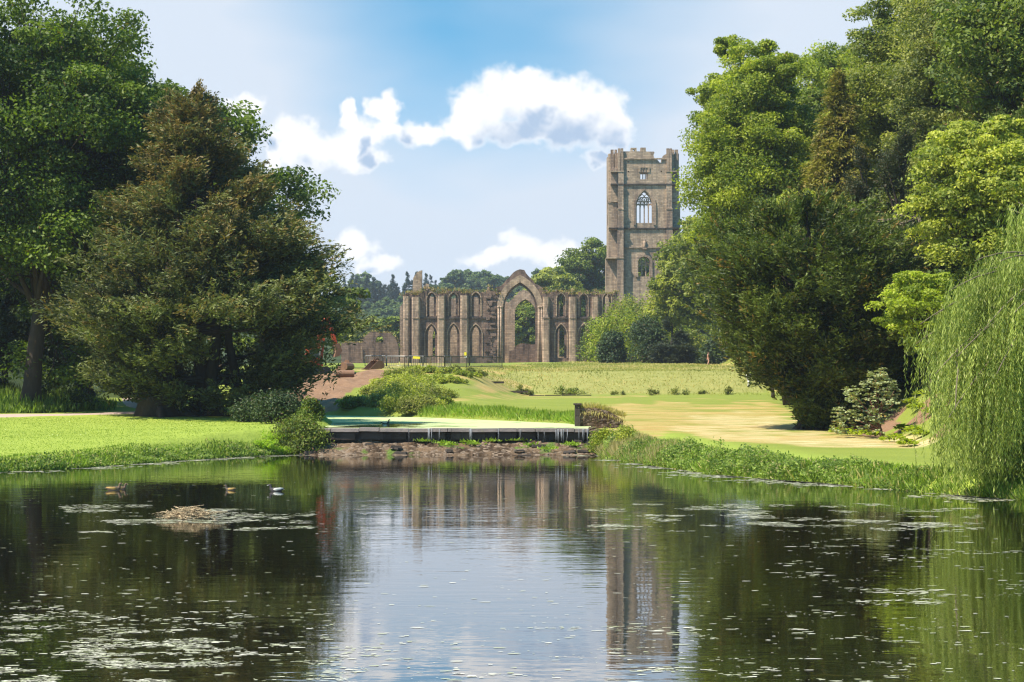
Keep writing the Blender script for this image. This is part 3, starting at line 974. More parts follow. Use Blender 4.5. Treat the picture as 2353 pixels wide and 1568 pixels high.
oL = [(cx(610), gb), (cx(1316), gb)] + topL
oR = [(cx(1614), gb), (cx(2200), gb)] + topR
mb = MB()
mb.prism(oL, holes_of(up_L + lo_L, .28), 0, .55); mb.prism(oR, holes_of(up_R + lo_R, .28), 0, .55)
mb.build('wall', STONE, church)
mb = MB()
# inner leaf, set back: upper lights mostly blocked on the left
mb.prism([(a + .05, b - .12) for a, b in oL[:2]] + [(a, b - .12) for a, b in oL[2:]], holes_of([(c, w_ * .8, s, sp, ap) for c, w_, s, sp, ap in lo_L + up_L]), .553, 1.8)
mb.prism([(a + .05, b - .12) for a, b in oR[:2]] + [(a, b - .12) for a, b in oR[2:]], holes_of([(c, w_ * .8, s, sp, ap) for c, w_, s, sp, ap in lo_R + up_R]), .553, 1.8)
mb.build('inner_wall', STONE, church)
# moulded surround to every lancet
for spec in up_L + lo_L + up_R + lo_R:
    c, wd, s, sp, ap = spec
    o1 = lancet(cx(c), wd * CS + 1.02, cz(s), cz(sp), cz(ap) + .56); o2 = lancet(cx(c), wd * CS + .58, cz(s) - .01, cz(sp), cz(ap) + .29)
    m = MB(); ring = o1[1:] + [o1[0]]
    loop = o1[1:] + [o1[0]] + [o2[0]] + o2[1:][::-1]
    m.prism(loop, [], -.14, .05); m.build('window_surround', STONE_PALE, church)
# great window: arch band, its masonry gable, jamb shafts
arch_in = lancet(cx(1470), 250 * CS, gb, cz(500), cz(312), 12); arch_out = lancet(cx(1470), 334 * CS, gb, cz(490), cz(258), 12)
gable = [(cx(1303), cz(545)), (cx(1303), cz(380))] + rough(cpt([(1297, 352), (1350, 318), (1400, 262), (1440, 222), (1470, 213), (1500, 224), (1530, 262), (1580, 318), (1640, 356)]), rc, .10, .6) + [(cx(1637), cz(380)), (cx(1637), cz(545))]
arc = [p for p in arch_out if p[1] >= cz(545)]
m = MB(); loop = gable[::-1] + [(cx(1303) + .01, cz(545))] if False else None
hole = lancet(cx(1470), 330 * CS, cz(546), cz(492), cz(262), 12)
outl = [(cx(1303), cz(545.5))] + gable[1:-1] + [(cx(1637), cz(545.5))]
outl = outl[::-1]
m.prism(outl, [hole], .1, 1.7); m.build('gable', STONE, church)
m = MB(); band = arch_out[1:] + [arch_out[0], arch_in[0]] + arch_in[1:][::-1]
m.prism(band, [], -.25, 1.75); m.build('arch', STONE_PALE, church)
ai2 = lancet(cx(1470), 226 * CS, gb, cz(500), cz(330), 12); ao2 = lancet(cx(1470), 249 * CS, gb, cz(500), cz(313), 12)
m = MB(); band = ao2[1:] + [ao2[0], ai2[0]] + ai2[1:][::-1]; m.prism(band, [], .35, 1.5); m.build('inner_arch_order', STONE, church)
for px in (1312, 1330, 1610, 1628):
    m = MB(); m.tube([(cx(px), -.36, gb), (cx(px), -.36, cz(500))], .16, 8); m.tube([(cx(px), -.36, cz(503)), (cx(px), -.36, cz(488))], [.2, .28], 8); m.build('jamb_shaft', STONE_PALE, church, True)
# buttresses with chamfered angles
def buttress(px0, px1, top, depth=1.05, mat=STONE_PALE, setoff=575):
    x0, x1 = cx(px0), cx(px1); wd = x1 - x0; ch_ = .28
    for (za, zb, dd) in ((gb, cz(setoff), depth), (cz(setoff), cz(top), depth * .82)):
        pass
    m = MB()
    def oct_(dd, y1=.1): return [(x0, y1), (x0, -dd + ch_), (x0 + ch_, -dd), (x1 - ch_, -dd), (x1, -dd + ch_), (x1, y1)]
    def lift(poly, za, zb):
        k = len(poly); vs = [(a, b, za) for a, b in poly] + [(a, b, zb) for a, b in poly]
        m.add(vs, [tuple(range(k - 1, -1, -1)), tuple(range(k, 2 * k))] + [(i, (i + 1) % k, k + (i + 1) % k, k + i) for i in range(k)])
    lift(oct_(depth + .18, .12), gb, cz(868)); lift(oct_(depth), cz(868), cz(setoff) - .12); lift(oct_(depth + .12, .13), cz(setoff) - .12, cz(setoff) + .12)
    lift(oct_(depth * .86), cz(setoff) + .12, cz(top))
    m.build('buttress', mat, church)


for a, b, t in ((676, 736, 420), (864, 921, 412), (1032, 1091, 410), (1828, 1886, 420), (1996, 2052, 420)):
    buttress(a, b, t)
buttress(612, 660, 415, .7)
# niche buttress to the right of the great window, with its gablet
buttress(1633, 1690, 640, 1.7); buttress(1637, 1686, 420, .8)
m = MB(); x0, x1 = cx(1636), cx(1688)
m.add([(x0, -1.6, cz(640)), (x1, -1.6, cz(640)), (x1, -.6, cz(640)), (x0, -.6, cz(640)), ((x0 + x1) / 2, -.9, cz(478))], [(0, 1, 4), (1, 2, 4), (2, 3, 4), (3, 0, 4), (3, 2, 1, 0)])
m.build('gablet', STONE_PALE, church)
# broken masonry to the left of the great window
for q in range(44):
    z_ = rc.uniform(0, cz(400)); u_ = rc.uniform(0, 1); m = MB()
    m.box((cx(1232) + u_ * 62 * CS, -.05 + rc.normal() * .14, z_), (rc.uniform(.5, 1.2), rc.uniform(.4, .8), rc.uniform(.3, .8)), rc.normal() * .1, rc.normal() * .05, rc.normal() * .05)
    m.build('broken_stone', STONE, church)
# string course
for a, b in ((736, 864), (921, 1032), (1091, 1300), (1690, 1828), (1886, 1996), (2052, 2200)):
    m = MB(); m.box(((cx(a) + cx(b)) / 2, -.1, cz(575)), (cx(b) - cx(a) - .02, .34, .26)); m.build('string_course', STONE_DARK, church)
# stump of a corner pinnacle
m = MB(); m.prism(rough(cpt([(680, 400), (750, 400), (750, 330), (749, 225), (735, 222), (715, 240), (696, 262), (684, 280), (682, 340), (680, 400)]), rc, .05), [], .05, 1.9); m.build('pinnacle_stump', STONE_PALE, church)
m = MB(); m.prism(rough(cpt([(752, 402), (800, 402), (806, 360), (800, 330), (780, 322), (760, 335), (752, 402)]), rc, .08), [], .3, 1.7); m.build('broken_stub', STONE_PALE, church)
# loose stones and dry growth on the wall heads
for a, b, y in [(p[0], p[1], rc.uniform(.1, 1.5)) for p in topL + topR]:
    m = MB(); m.box((a + rc.normal() * .2, y, b + rc.uniform(-.2, .18)), (rc.uniform(.3, .8), rc.uniform(.3, .8), rc.uniform(.2, .45)), rc.uniform(0, 3), rc.normal() * .2, rc.normal() * .2); m.build('coping_rubble', STONE, church)
gp = []
for (a, b) in topL + topR + [(cx(q), cz(z_)) for q, z_ in ((706, 412), (890, 405), (895, 400), (1060, 402), (1062, 396), (1660, 402), (1856, 410), (1860, 404), (2020, 410), (720, 398), (690, 408))] * 2:
    for _ in range(26): gp.append((a + rc.normal() * .45, rc.uniform(-1.1, 1.4), b + .1 + abs(rc.normal()) * .08))
gp = np.array(gp)
C, a_, b_ = blades(rc, gp, rc.uniform(.2, .75, len(gp)), rc.uniform(.04, .1, len(gp)), .6)
WALLGROWTH = leaf_mat('dry_wall_growth', (0.16, 0.11, 0.035), (0.36, 0.27, 0.10), (0.10, 0.13, 0.03), .25)
cards('wall_growth', C, a_, b_, rc.random(len(C)), (rc.random(len(C)) < .3).astype(float), WALLGROWTH, church)
# rear wall of the chapel, seen through the openings, with the second arch
bo = [(cx(560), gb), (cx(1378), gb)] + rough(cpt([(1378, 440), (1330, 425), (1200, 400), (1000, 404), (800, 396), (620, 402), (560, 470)]), rc, .2)
m = MB(); m.prism(bo, holes_of([(836, 56, 850, 700, 630)]), 13, 14.4); m.build('rear_wall', STONE_PALE, church)
bo = [(cx(1606), gb), (cx(2230), gb)] + rough(cpt([(2230, 470), (1900, 450), (1700, 455), (1606, 440)]), rc, .2)
m = MB(); m.prism(bo, holes_of([(1790, 40, 850, 480, 440), (1950, 44, 850, 480, 440)]), 13, 14.4); m.build('rear_wall', STONE_PALE, church)
i2 = lancet(cx(1512), 158 * CS, gb, cz(520), cz(414), 10)
o2 = [(cx(1372), gb), (cx(1372), cz(446))] + rough(cpt([(1372, 446), (1420, 405), (1465, 362), (1500, 345), (1535, 350), (1580, 395), (1606, 430)]), rc, .12) + [(cx(1606), gb)]
m = MB(); m.prism(o2[::-1], [[(x, max(z_, gb + .01)) for x, z_ in i2]], 12.5, 14.9); m.build('second_arch', STONE_PALE, church)
m = MB(); m.prism(rough(cpt([(1385, 905), (1600, 905)]), rc, 0) + rough(cpt([(1600, 762), (1560, 756), (1500, 752), (1450, 758), (1420, 800), (1385, 810)]), rc, .08), [], 9.0, 10.2); m.build('low_cross_wall', STONE, church)

# low ruin to the left of the church
rw = empty('ruined_wall', cbase + Vector((0, -14, 0)), 0, 'low broken stone wall with a round-headed gap, left of the church front', 'wall ruin')
def k_(p): return (p[0] - 0, p[1])
ow = cpt([(200, 915), (606, 915)]) + rough(cpt([(606, 800), (588, 745), (560, 706), (530, 700), (470, 702), (430, 688), (395, 700), (360, 730), (352, 768), (300, 770), (250, 768), (200, 775)]), rc, .09, .4)
gap = cpt([(444, 768), (500, 768), (500, 748), (494, 730), (484, 722), (464, 720), (450, 732), (444, 748)])
m = MB(); m.prism(ow, [gap], 0, 1.4); m.build('wall', STONE, rw)
gp = np.array([(a + rc.normal() * .3, rc.uniform(0, 1.4), b) for a, b in ow[2:] for _ in range(14)] + [(cx(rc.uniform(446, 498)), rc.uniform(0, 1.4), cz(768)) for _ in range(80)])
C, a_, b_ = blades(rc, gp, rc.uniform(.15, .5, len(gp)), rc.uniform(.04, .09, len(gp)), .6)
cards('wall_growth', C, a_, b_, rc.random(len(C)), np.zeros(len(C)), WALLGROWTH, rw)
m = MB(); m.box((cx(343), -.3, cz(840)), (.14, .14, 2.4)); m.build('downpipe', STONE_PALE, rw)

# ------------------------------------------------------------------ the tower
TD = 440.0
TS = TD / F / (2.613 * 1.632)
tb = at((2200 + 565 / 2.613) / 1.632, 905, TD); tb.z = gz(tb.x, tb.y) - .5
TZ0 = tb.z


def tx(p): return (p - 565) * TS
def tz(p): return CAMH + (905 - (500 + p / 2.613) / 1.632) * TD / F - TZ0
def tpt(pts): return [(tx(a), tz(b)) for a, b in pts]


tower = empty('church_tower', tb, 0, 'tall square stone tower with battlements and a traceried window', 'tower')
rt = np.random.default_rng(11)
win_top = tpt([(527, 452), (600, 452), (600, 392), (590, 384), (575, 384), (563, 384), (551, 384), (537, 384), (527, 392)])
win_big = lancet(tx(567), 152 * TS, tz(880), tz(718), tz(572), 9)
flat_ = lambda c, wd, s, sp, ap: [(tx(c - wd / 2), tz(s)), (tx(c + wd / 2), tz(s)), (tx(c + wd / 2), tz(sp))] + [(tx(c + wd / 2 * math.cos(q)), tz(sp) + (tz(ap) - tz(sp)) * math.sin(q)) for q in np.linspace(.3, PI - .3, 8)] + [(tx(c - wd / 2), tz(sp))]
win_low = flat_(561, 112, 1403, 1260, 1212)
crest = tpt([(790, 185), (782, 205), (770, 208), (748, 222), (742, 246), (734, 256), (732, 288), (716, 288), (694, 262), (676, 248), (660, 240), (656, 212), (666, 192), (660, 180), (590, 180), (580, 178), (580, 141), (529, 141), (529, 178), (490, 178), (490, 143), (432, 143), (432, 178), (362, 178), (340, 176)])
putlogs = [[(tx(a - 7), tz(b + 7)), (tx(a + 7), tz(b + 7)), (tx(a + 7), tz(b - 7)), (tx(a - 7), tz(b - 7))] for a, b in ((408, 282), (408, 378), (730, 376))]
merl = [[(tx(452), tz(176)), (tx(472), tz(176)), (tx(470), tz(162)), (tx(462), tz(156)), (tx(454), tz(162))]]
base_ = [(tx(330), -1), (tx(800), -1)]
m = MB(); m.prism(base_ + [(tx(800), tz(185))] + crest, [win_top, win_big, win_low] + putlogs + merl, 0, 1.9); m.build('front_wall', STONE_TOWER, tower)
wide = lambda c, w0, s, t: [(tx(c - w0), tz(s)), (tx(c + w0), tz(s)), (tx(c + w0), tz(t)), (tx(c - w0), tz(t))]
m = MB(); m.prism([(tx(250), -1), (tx(890), -1), (tx(890), tz(230)), (tx(700), tz(262)), (tx(660), tz(215)), (tx(250), tz(215))], [wide(567, 55, 440, 340), lancet(tx(567), 260 * TS, tz(855), tz(640), tz(470), 8), wide(567, 90, 1400, 1150)], 11.4, 13.2); m.build('back_wall', STONE_TOWER, tower)
for sx, nm in ((1, 'side_wall'), (-1, 'side_wall')):
    M = Matrix.Translation((tx(565) + sx * (tx(880) - .2), 0, 0)) @ Matrix.Rotation(PI / 2, 4, 'Z')
    m = MB(); m.prism([(1.903, -1), (11.397, -1), (11.397, tz(190)), (8.2, tz(190)), (8.2, tz(215)), (5, tz(215)), (5, tz(190)), (1.903, tz(190))], [lancet(6.6, 3.2, tz(880), tz(700), tz(570), 7)], -.9, .9, M); m.build(nm, STONE_TOWER, tower)
# front buttresses in stages, narrowing upward; the top stage is a turret
def stage(nm, a, b, lo, hi, y0, y1, mat=STONE_TOWER, holes=()):
    m = MB(); m.prism([(tx(a), lo if isinstance(lo, float) else tz(lo)), (tx(b), lo if isinstance(lo, float) else tz(lo)), (tx(b), tz(hi)), (tx(a), tz(hi))], holes, y0, y1); return m.build(nm, mat, tower)


for s in (0, 1):
    X = (lambda a, s=s: a if s == 0 else 1140 - a)
    def bb(nm, a, b, lo, hi, y0, y1, mat=STONE_TOWER):
        a, b = sorted((X(a), X(b))); return stage(nm, a, b, lo, hi, y0, y1, mat)
    bb('buttress', 296, 358, -1.0, 1226, -1.35, .1, STONE_PALE); bb('buttress', 300, 358, 1224, 936, -1.15, .1, STONE_PALE); bb('buttress', 303, 359, 934, 748, -.95, .1, STONE_PALE)
    bb('buttress', 306, 360, 746, 502, -.7, .1); bb('buttress', 308, 361, 500, 376, -.5, .1)
    # side-facing buttresses
    bb('buttress', 190, 300, -1.0, 1224, 1.2, 4.2); bb('buttress', 218, 300, 1222, 672, 1.4, 4.0); bb('buttress', 239, 306, 670, 376, 1.0, 3.8)
    # clustered shafts of the corner turret
    for a, b, t, y in ((239, 268, 154, 1.2), (276, 300, 156, .9), (306, 330, 152, -.6), (334, 358, 151, -.5)):
        bb('turret_shaft', a, b, 374, t, y, y + 1.1, STONE_PALE)
    bb('turret_core', 262, 338, 374, 338, .2, 3.4); bb('turret_core', 300, 345, 337, 190, .35, 3.0); bb('turret_core', 262, 286, 297, 215, 2.0, 3.2)
    for lv, a, b, y in ((376, 236, 364, -.62), (502, 236, 364, -.8), (672, 214, 300, 1.25), (746, 300, 362, -1.06), (934, 216, 364, -1.27), (1226, 188, 362, -1.47)):
        bb('string_course', a, b, lv + 6, lv - 5, y, 4.3 if y > 0 else 1.3, STONE_DARK if lv in (502, 934) else STONE_TOWER)
    # gablets over the niches
    for bz_, tp_, yy in ((746, 690, -.9), (1224, 1140, -1.1)):
        x0, x1 = sorted((tx(X(304)), tx(X(358))))
        m = MB(); m.add([(x0, yy, tz(bz_)), (x1, yy, tz(bz_)), (x1, -.3, tz(bz_)), (x0, -.3, tz(bz_)), ((x0 + x1) / 2, -.45, tz(tp_))], [(0, 1, 4), (1, 2, 4), (2, 3, 4), (3, 0, 4), (3, 2, 1, 0)]); m.build('gablet', STONE_PALE, tower)
for lv in (252, 502, 934, 1120):
    m = MB(); m.box((tx(570), -.14, tz(lv)), (tx(776) - tx(364), .4, .30)); m.build('string_course', STONE_DARK if lv in (502, 934) else STONE_TOWER, tower)
# hood mould and tracery of the big window
def ring(nm, o1, o2, y0, y1, mat):
    m = MB(); m.prism(o1[1:] + [o1[0], o2[0]] + o2[1:][::-1], [], y0, y1); return m.build(nm, mat, tower)


ring('window_surround', lancet(tx(570), 222 * TS, tz(900), tz(715), tz(545), 9), lancet(tx(567), 172 * TS, tz(901), tz(718), tz(560), 9), -.22, .05, STONE_PALE)
wn = empty('window', (0, 0, 0)); wn.parent = tower
m = MB()
zs, za = tz(880), tz(718)
for a in (525, 567 - 0.5, 607): m.box((tx(a), .8, (zs + tz(640)) / 2), (.26, .3, tz(640) - zs))
for c in (507, 546, 586, 626): 
    lp = [(tx(c - 19), za - .3)] + [(tx(c) + 19 * TS * math.cos(q), za - .3 + .95 * math.sin(q)) for q in np.linspace(PI, 0, 7)] + [(tx(c + 19), za - .3)]
    m.tube([(a, .8, b) for a, b in lp], .11, 5)
for c, wd in ((527, 80), (607, 80), (546, 116), (588, 116)):
    lp = lancet(tx(c), wd * TS, za - .2, za, tz(718 - wd * 1.05), 6)[2:]
    m.tube([(a, .8, min(b, tz(580))) for a, b in lp], .10, 5)
for z_ in (700, 665, 628): m.box((tx(567), .8, tz(z_)), ((152 - (718 - z_) * .75) * TS, .18, .2))
for a in (507, 546, 588, 626): m.box((tx(a), .8, tz(672)), (.14, .2, (tz(640 if 530 < a < 600 else 668) - tz(714))))
m.build('tracery', STONE_TOWER, wn)
wn = empty('window', (0, 0, 0)); wn.parent = tower
m = MB()
for a in (552, 576): m.box((tx(a), .7, tz(420)), (.2, .3, tz(384) - tz(452)))
m.build('mullion', STONE_TOWER, wn)
m = MB(); m.prism(tpt([(510, 384), (618, 384), (618, 330), (510, 330)]), [tpt([(528, 382), (548, 382), (548, 340), (528, 340)]), tpt([(553, 382), (573, 382), (573, 340), (553, 340)]), tpt([(578, 382), (599, 382), (599, 340), (578, 340)])], -.16, .05); m.build('hood', STONE_TOWER, wn)
wn = empty('window', (0, 0, 0)); wn.parent = tower
m = MB()
for a in (542, 580): m.box((tx(a), .8, (tz(1403) + tz(1218)) / 2), (.26, .3, tz(1216) - tz(1403)))
for c in (523, 561, 599): m.tube([(tx(c) + 18 * TS * math.cos(q), .8, tz(1285) + .6 * math.sin(q)) for q in np.linspace(0, PI, 7)], .12, 5)
m.box((tx(561), .8, tz(1290)), (112 * TS, .24, .24)); m.build('tracery', STONE_TOWER, wn)
ring('window_surround', flat_(561, 168, 1410, 1262, 1188), flat_(561, 114, 1411, 1260, 1210), -.3, .05, STONE_PALE)
# statue niche between the windows
m = MB(); m.tube([(tx(567), -.3, tz(1125)), (tx(567), -.35, tz(1105)), (tx(567), -.32, tz(1085)), (tx(567), -.3, tz(1066)), (tx(567), -.3, tz(1056)), (tx(567), -.3, tz(1044))], [.34, .3, .36, .34, .16, .2], 8); m.build('statue', STONE_PALE, tower, True)
m = MB(); m.box((tx(567), -.3, tz(1132)), (.9, .9, .35)); m.build('niche_bracket', STONE_PALE, tower)

# ------------------------------------------------------------------ the weir
wy0 = 99.0
weir = empty('weir', (0, wy0, 0), 0, 'low stone weir with pale slab coping and a rubble foot between the two waters', 'weir')
rwz = np.random.default_rng(21)
m = MB(); m.box((-3.15, .9, .2), (13.9, 1.2, 1.72)); m.build('weir_wall', STONE_DARK, weir)
xs_ = [-10.2, -9.0, -7.6, -6.6, -5.15, -4.1, -3.2, -2.05, -.7, .25, 1.15, 2.2, 3.1, 3.85]
for i in range(len(xs_) - 1):
    a, b = xs_[i], xs_[i + 1]; dz = rwz.normal() * .012; dy = rwz.normal() * .03
    m = MB(); m.box(((a + b) / 2, .42 + dy, 1.19 + dz), (b - a - .03, 1.15, .17), rwz.normal() * .008, 0, rwz.normal() * .008)
    m.build('coping_slab', COPING, weir)
    m = MB(); m.box(((a + b) / 2 + rwz.normal() * .1, .22 + rwz.normal() * .05, .90), ((b - a) * rwz.uniform(.9, .97), .3, .36), rwz.normal() * .02)
    m.build('block', STONE_DARK, weir)
# rubble apron: a slope of stones
nx_, ny_ = 190, 34
ax_, ay_ = np.meshgrid(np.linspace(-10.4, 4.6, nx_), np.linspace(-2.6, .5, ny_))
t_ = (ay_ + 2.6) / 3.1
step = np.floor(t_ * 4.2 + 1.3 * (vnoise(ax_ / 1.2, ay_ / 2.0, 5) - .5)) / 4.2
az_ = -.16 + .92 * (0.45 * t_ + 0.55 * step) + .12 * (vnoise(ax_ / .33, ay_ / .2, 8) - .5) + .07 * (vnoise(ax_ / .11, ay_ / .1, 12) - .5)
ii = np.arange(nx_ * ny_).reshape(ny_, nx_)
f = np.stack([ii[:-1, :-1], ii[:-1, 1:], ii[1:, 1:], ii[1:, :-1]], -1).reshape(-1, 4)


def rubble_fn(k):
    tc = k.new('ShaderNodeTexCoord').outputs['Object']
    v = k.new('ShaderNodeTexVoronoi'); v.inputs['Scale'].default_value = 5.5; k.l.new(k.scale(tc, (1, 1.2, 2.2)), v.inputs['Vector'])
    n = k.noise(tc, 1.1, 4, .6); f_ = k.noise(tc, 14, 3, .6)
    c = k.mix(k.smooth(n, .35, .65), (0.040, 0.025, 0.015), (0.150, 0.100, 0.062))
    sp = k.new('ShaderNodeSeparateColor'); k.l.new(v.outputs['Color'], sp.inputs[0])
    c = k.mix(k.smooth(sp.outputs[0], .62, .9), c, (0.20, 0.15, 0.11))
    c = k.mix(k.smooth(k.noise(tc, .8, 3, .5), .58, .68), c, (0.10, 0.15, 0.03))
    c = k.mix(.6, c, k.mix(f_, (.5, .5, .5), (1.4, 1.4, 1.4)), 'MULTIPLY')
    h = k.math('ADD', k.math('MULTIPLY', v.outputs['Distance'], -1.2), f_)
    return principled(k, c, .85, .12, k.bump(h, .9, .06))


RUBBLE = material('rubble', rubble_fn)
link('rubble_apron', np_mesh('rubble_apron', np.stack([ax_, ay_, az_], -1).reshape(-1, 3), f, False), RUBBLE, weir)
for q in range(60):
    x_ = rwz.uniform(-10, 4); t_q = rwz.uniform(.05, .9)
    me_ = None
for q in range(16):
    u_ = rwz.uniform(.02, .95); x_ = rwz.uniform(-10, 4.2); y_ = -2.5 + 3 * u_
    m = MB(); m.box((x_, y_, -.1 + .88 * u_), (rwz.uniform(.2, .8), rwz.uniform(.2, .4), rwz.uniform(.06, .14)), rwz.normal() * .3, rwz.normal() * .1, rwz.normal() * .1, .8)
    m.build('stone', STONE_DARK, weir)
for (x_, u_) in ((-3.4, .7), (-3.0, .6), (-2.2, .75), (-1.9, .65), (.9, .6), (2.9, .65), (3.0, .6), (-1.0, .8), (1.8, .4), (-4.4, .8), (.2, .85)):
    gp = np.array([(x_ + rwz.normal() * .22, -2.5 + 3 * u_ + rwz.normal() * .1, -.1 + .9 * u_) for q in range(60)])
    C, a_, b_ = blades(rwz, gp, rwz.uniform(.1, .28, 60), rwz.uniform(.02, .05, 60), 1.0)
    cards('moss_tuft', C, a_, b_, rwz.uniform(.5, 1, 60), None, GRASS_LEAF, weir)
m = MB(); m.prism([(3.86, -.6), (6.2, -.6), (6.2, .7), (5.2, 1.12), (3.86, 1.34)], [], -.25, 1.3); m.build('wing_wall', RUBBLE, weir)
FALLING = material('falling_water', lambda k: principled(k, (.34, .34, .36), .25, .5))
for x_, wd in ((-5.13, .03), (-4.12, .10), (-3.98, .05), (-3.6, .03), (-2.04, .08), (-2.0, .03), (-.68, .04), (.4, .03), (2.17, .05), (2.3, .08), (2.55, .10), (2.72, .06), (2.48, .03), (3.55, .06), (3.75, .08), (3.95, .05), (1.6, .03), (1.3, .025), (3.3, .03)):
    m = MB()
    for q in range(3):
        xx = x_ + rwz.normal() * wd * .5; r = wd * .13
        m.tube([(xx, -.12, 1.27), (xx, -.17, 1.22), (xx + rwz.normal() * .01, -.19, .95), (xx + rwz.normal() * .02, -.20, .70 - rwz.uniform(0, .15))], [r, r, r * .8, r * .5], 5)
    m.build('trickle', FALLING, weir, True)

# end wall and dry grass shoulder on the right of the weir
ew = empty('retaining_wall', (3.75, 106.5, 0), 0, 'short dark stone end wall beside the weir, dry grass hanging over it', 'wall')
m = MB(); m.box((-.25, 0, 1.45), (.28, .5, 1.9)); m.build('end_pier', STONE_DARK, ew); m = MB(); m.box((-.25, -.02, 2.44), (.42, .62, .10)); m.build('pier_cap', STONE_DARK, ew)
m = MB()
m.prism([(-.1, .6), (2.2, .5), (2.2, 1.6), (1.4, 2.08), (.7, 2.24), (-.1, 2.26)], [], -.15, .35); m.build('wall', RUBBLE, ew)
gp = np.stack([RNG.uniform(-.1, 2.3, 1600), RNG.uniform(-.22, .5, 1600), np.zeros(1600)], 1)
gp[:, 2] = 2.2 - .3 * np.maximum(gp[:, 0] - .8, 0) + RNG.normal(size=1600) * .05 - .7 * np.maximum(-gp[:, 1], 0)
C, a_, b_ = blades(RNG, gp, RNG.uniform(.15, .4, 1600), RNG.uniform(.010, .02, 1600), .6); a_[:, 2] *= np.where(gp[:, 1] < -.1, -1, 1); C = gp + a_
cards('hanging_grass', C, a_, b_, RNG.random(1600) * .5 + .5, np.ones(1600) * .9, GRASS_LEAF, ew)

# stone edging across the lawn, dark line under the meadow
ed = empty('stone_edging', (0, 0, 0), 0, 'low dark stone edging along the foot of the meadow', 'edging')
pp = [(1016, 906.5), (1060, 907), (1112, 906), (1160, 907), (1215, 908), (1290, 907.5), (1360, 908.5)]
m = None
for i in range(len(pp) - 1):
    a = on(pp[i][0], 198.3); b = on(pp[i + 1][0], 198.3)
    n_ = max(1, int((b - a).length / 1.4))
    for j in range(n_):
        p0 = a.lerp(b, j / n_); p1 = a.lerp(b, (j + .96) / n_); c_ = (p0 + p1) / 2
        m = MB(); hh = (.34 if i == 0 else .16) + RNG.uniform(-.03, .05); m.box((c_.x, c_.y, c_.z + hh / 2 - .06), ((p1 - p0).x, .35, hh), RNG.normal() * .02); m.build('edging_stone', STONE_DARK, ed)

# ------------------------------------------------------------------ trees of the left bank
def tree(name, px, d, label, cat='tree', group=None, dz=0.0, x=None):
    p = on(px, d, dz) if x is None else Vector((x, d, gz(x, d) + dz))
    return empty(name, p, 0, label, cat, group)


def top_h(py, d, root): return CAMH + (905 - py) * d / F - root.location.z


def brown_tops(rng, O, z): return 0.03 + 0.30 * sstep(z, 6.5, 14) + 0.24 * rng.normal(size=len(z)) + 0.14 * sstep(z, 2, 7)


t = tree('yew_tree', 440, 115, 'broad brown-tipped yew by the weir, its boughs sweeping low over the left lawn', 'tree')
t.location.x = U(435) * 115
yew(t, 101, [(0.6, 3.0), (1.5, 5.4), (2.6, 7.0), (4.5, 8.2), (6.2, 8.7), (8.0, 8.3), (9.6, 7.5), (11.5, 6.2), (13, 5.0), (15, 3.5), (17, 1.9), (18.9, 0.8)], LM['yew_brown'], n=7200, K=34, card=0.16, aspect=0.32, length=(1.0, 2.2),
    trunks=((-1.5, -1.0, .85), (.7, .6, .42), (1.6, -.2, .36), (2.9, 1.0, .26), (5.2, 1.5, .2)), acc_fn=brown_tops, lift=.75, sag=.36, clear=2.6, offx=[(0, 1.6), (3, 1.0), (8, .9), (19, -.2)], limb=90, pad=24)

# tall deciduous trees behind it
t = tree('sycamore_tree', 66, 122, 'very tall dark sycamore filling the top left corner behind the brown yew', 'tree')
broadleaf(t, 201, top_h(-120, 122, t), 8.6, 3.0, LM['sycamore'], off=(1.6, 1.0), trunk=.62, lobes=34, clumps=22, leaves=300, leaf=.12, aspect=.62, taper=.8, gap=.22, fork=.28, lobe_r=.33)
t = tree('sycamore_tree', 400, 150, 'green sycamore showing over the right shoulder of the brown-tipped yew', 'tree')
broadleaf(t, 202, top_h(165, 150, t), 8.0, 5.5, LM['sycamore'], off=(.6, 0), trunk=.5, lobes=30, clumps=19, leaves=190, leaf=.16, aspect=.62, taper=.62, gap=.12, fork=.35, lobe_r=.34)
t = tree('sycamore_tree', 190, 146, 'dark sycamore between the tall corner tree and the yew, its lower crown in shade', 'tree')
broadleaf(t, 203, top_h(90, 146, t), 8.0, 5.0, LM['sycamore'], off=(.5, 0), trunk=.5, lobes=28, clumps=18, leaves=180, leaf=.17, aspect=.62, gap=.1, fork=.3, lobe_r=.36)
t = tree('holly_tree', 215, 134, 'low leaning dark tree on the bank between the sycamore trunk and the path', 'tree')
broadleaf(t, 204, 8.4, 4.6, 2.4, LM['holm'], off=(-.7, 0), trunk=.3, lobes=16, clumps=14, leaves=130, leaf=.15, gap=.05, lobe_r=.42)
t = tree('holly_tree', -40, 133, 'dark low-branched tree cut by the left edge of the photo', 'tree')
broadleaf(t, 205, 9.5, 5.6, 1.6, LM['holm'], trunk=.3, lobes=16, clumps=14, leaves=130, leaf=.16, gap=.05, lobe_r=.42)
t = tree('holly_tree', 10, 141, 'dark bushy tree closing the gap behind the tall corner sycamore', 'tree')
broadleaf(t, 208, 13, 6.0, .8, LM['holm'], trunk=.3, lobes=18, clumps=14, leaves=140, leaf=.17, gap=.04, lobe_r=.42)
t = tree('beech_tree', 330, 185, 'tree closing the view over the bend of the path, half hidden by the yew', 'tree')
broadleaf(t, 206, 15, 7.5, 1.6, LM['oak'], trunk=.4, lobes=20, clumps=15, leaves=120, leaf=.22, gap=.05, lobe_r=.42)
t = tree('beech_tree', 640, 215, 'dark tree behind the yew, glimpsed under its right-hand boughs', 'tree')
broadleaf(t, 207, 13, 6.5, 1.2, LM['oak'], trunk=.4, lobes=18, clumps=14, leaves=110, leaf=.24, gap=.05, lobe_r=.42)

